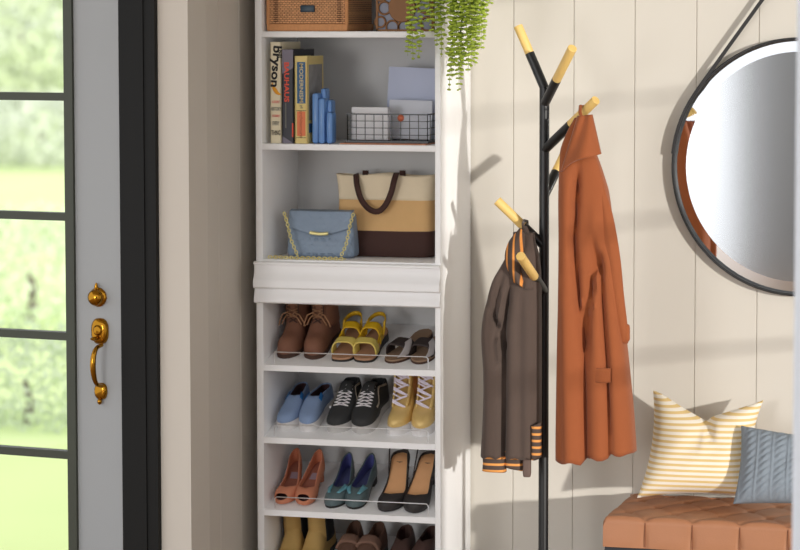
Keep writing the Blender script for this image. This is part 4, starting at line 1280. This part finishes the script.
def gridface(fn, n_, m_): 
    return [[fn(i/n_, j/m_) for j in range(m_+1)] for i in range(n_+1)]
rc = .013
def topf(a_, b_):
    x = bxl+sx*a_; y = Yb0+sy*b_
    ex, ey = min(x-bxl, bxr-x), y-Yb0
    z = ztop
    for e_ in (ex, ey):
        if e_ < rc: z -= rc-math.sqrt(max(0, rc*rc-(rc-e_)**2))
    w_ = min(1, ex/rc)*min(1, ey/rc)
    z += tuft(Vector((x,y,0)), True, 0)*w_
    return Vector((x, y, z))
def frontf(a_, b_):
    x = bxl+sx*a_; ex = min(x-bxl, bxr-x); zt = ztop-rc
    if ex < rc: zt -= rc-math.sqrt(max(0, rc*rc-(rc-ex)**2))
    f = b_
    y = Yb0-tuft(Vector((x,0,0)), False, 0)*sin(PI*min(1,.5+.5*f if f > .5 else f+.25))*(f < .999)
    if f > .999: y = Yb0
    return Vector((x, y, zcb+(zt-zcb)*f))
def sidef(a_, b_):
    y = Yb0+sy*a_; e_ = y-Yb0; zt = ztop-rc
    if e_ < rc: zt -= rc-math.sqrt(max(0, rc*rc-(rc-e_)**2))
    yy = y/.143; du = abs(yy-round(yy))
    return Vector((bxl+(.004*exp(-(du/.05)**2)*sin(PI*b_)), y, zcb+(zt-zcb)*b_))
mb = MB(); mb.grid(gridface(topf, NX, NY)); mb.grid(gridface(frontf, NX, 12)); mb.grid(gridface(sidef, 40, 10))
mb.add([(bxl,Yb0,zcb),(bxr,Yb0,zcb),(bxr,Yb1,zcb),(bxl,Yb1,zcb)], [(0,1,2,3)]); mb.add([(bxl,Yb1,zcb),(bxr,Yb1,zcb),(bxr,Yb1,ztop),(bxl,Yb1,ztop)], [(0,1,2,3)])
O('tufted_seat', mb, M['leather'], bn, merge=True, angle=60)
mb = MB()
xs0 = bxl+.135
i = 0
while xs0+i*la < bxr:
    x = xs0+i*la; mb.tube([(x,Yb0-.0015,zcb+.004),(x,Yb0-.0005,ztop-rc)], .0014, 6); i += 1
O('seam', mb, M['seam'], bn)
mb = MB()
for r_ in range(0, 5):
    i = -1
    while True:
        x = bxl+.135+la*(i+.5*(r_ % 2)); y = Yb0+lb*.5*r_; i += 1
        if x > bxr-.02: break
        if x < bxl+.02 or r_ == 0 or y > Yb1-.01: continue
        mb.ball((x,y,ztop-.016), .007, 1, (1,1,.5))
O('button', mb, M['seam'], bn)['kind'] = 'stuff'
O('base_frame', MB().box((bxl+.004,Yb0+.004,zcb-.11),(bxr-.004,Yb1,zcb-.0005),.003), M['navy'], bn)
for x in (bxl+.03, bxr-.03):
    for y in (Yb0+.04, Yb1-.03): O('leg', MB().tube([(x,y,0),(x,y,zcb-.1)], [.014,.022], 12), M['navy'], bn)

# ------------------------------------------------------------------ pillows
def pillow(name, label, corners, Ys, thick, m, sag, disp=None, n=44, waist=.10, tilt=None):
    TL, TR, BR, BL = [at(c_[0], c_[1], y_) for c_, y_ in zip(corners, Ys)]
    nrm = ((TR-TL)+(BR-BL)).cross((BL-TL)+(BR-TR)).normalized()
    if nrm.y > 0: nrm = -nrm
    front, back = [], []
    for i in range(n+1):
        v = -1+2*i/n; fr_, br_ = [], []
        for j in range(n+1):
            u = -1+2*j/n
            uu = u*(1-waist*(1-v*v)); vv = v*(1-waist*.8*(1-u*u))
            a_, b_ = (uu+1)/2, (vv+1)/2
            p = TL.lerp(TR, a_).lerp(BL.lerp(BR, a_), b_)
            if sag:
                sg_ = ip(u, [(-1,0),(-.8,.006),(-.06,.066),(.0,.070),(.08,.058),(1,0)])
                p = p+Vector((0,0,-sg_*max(0,(1-v)/2)**1.5))
            h_ = thick*max(0,(1-u**4)*(1-v**4))**.55*(1-.25*(u*u+v*v)/2)
            if sag: h_ *= 1-.45*exp(-((u-.02-.25*(1+v))/.09)**2)*max(0, -v)**.6
            d_ = disp(u, v) if disp else 0
            d_ += .0025*sin(u*11+v*5)*(1-abs(v))*(1-abs(u))
            fr_.append(p+nrm*(h_+d_*min(1,h_/.02))); br_.append(p-nrm*h_*.55)
        front.append(fr_); back.append(br_)
    mb = MB(); mb.grid(front); mb.grid(back, flip=True)
    return tag(O(name, mb, m, merge=True, angle=80), label, 'pillow')
ym = stripes('pillow_stripes', (243,236,222), (226,196,134), .0172, 'Z', .5, soft=.06)
# stripes follow a slight slope
pillow('striped_pillow', 'cream and mustard striped pillow propped on the bench', [(653,390),(763.5,400),(752,498),(637,498)], [-.10,-.10,-.24,-.26], .085, ym, (.145,-.02,.42,1.7), waist=.12)
def cable(u, v):
    x = u*3.2
    k_ = x-math.floor(x); ph = v*16+math.floor(x)*1.7
    z = .004*abs(sin(ph+(k_-.5)*5))*exp(-((k_-.5)/.30)**2)*1.4
    z += .0035*exp(-(min(k_,1-k_)/.05)**2)
    return z
pillow('knit_pillow', 'grey-blue cable knit pillow in front of the striped pillow, cut off at right', [(741,425.5),(842,441),(842,506),(733,504)], [-.22,-.22,-.33,-.33], .062, mat('knit_blue', (134,144,154), .9, var=.1, vscale=80, bump=.6, bscale=350), None, cable, n=110, waist=.06)

# ------------------------------------------------------------------ light
sd = Vector((-.475,.396,-.056)).normalized()
sl = bpy.data.lights.new('sun', 'SUN'); sl.energy = 2.75; sl.angle = math.radians(1.5); sl.color = (1,.955,.89)
so = bpy.data.objects.new('sun', sl); C.objects.link(so); so.rotation_euler = sd.to_track_quat('-Z','Y').to_euler(); so.location = (6,-4,3)
w = bpy.data.worlds.new('world'); bpy.context.scene.world = w; w.use_nodes = True
bg = w.node_tree.nodes['Background']; bg.inputs[0].default_value = (.95,.97,1,1); bg.inputs[1].default_value = 1.3
al = bpy.data.lights.new('rear_fill_light', 'AREA'); al.shape = 'RECTANGLE'; al.size = 2.4; al.size_y = 2.3; al.energy = 220; al.color = (1,.98,.96)  # soft fill added behind the camera, no real window there
ao = bpy.data.objects.new('rear_fill_light', al); C.objects.link(ao); ao.location = (-2.75,-11.7,1.6); ao.rotation_euler = Vector((.12,1,0)).to_track_quat('-Z','Y').to_euler()
vs = bpy.context.scene.view_settings
vs.view_transform = 'Standard'; vs.look = 'None'; vs.gamma = 1; vs.use_curve_mapping = False; vs.exposure = 0
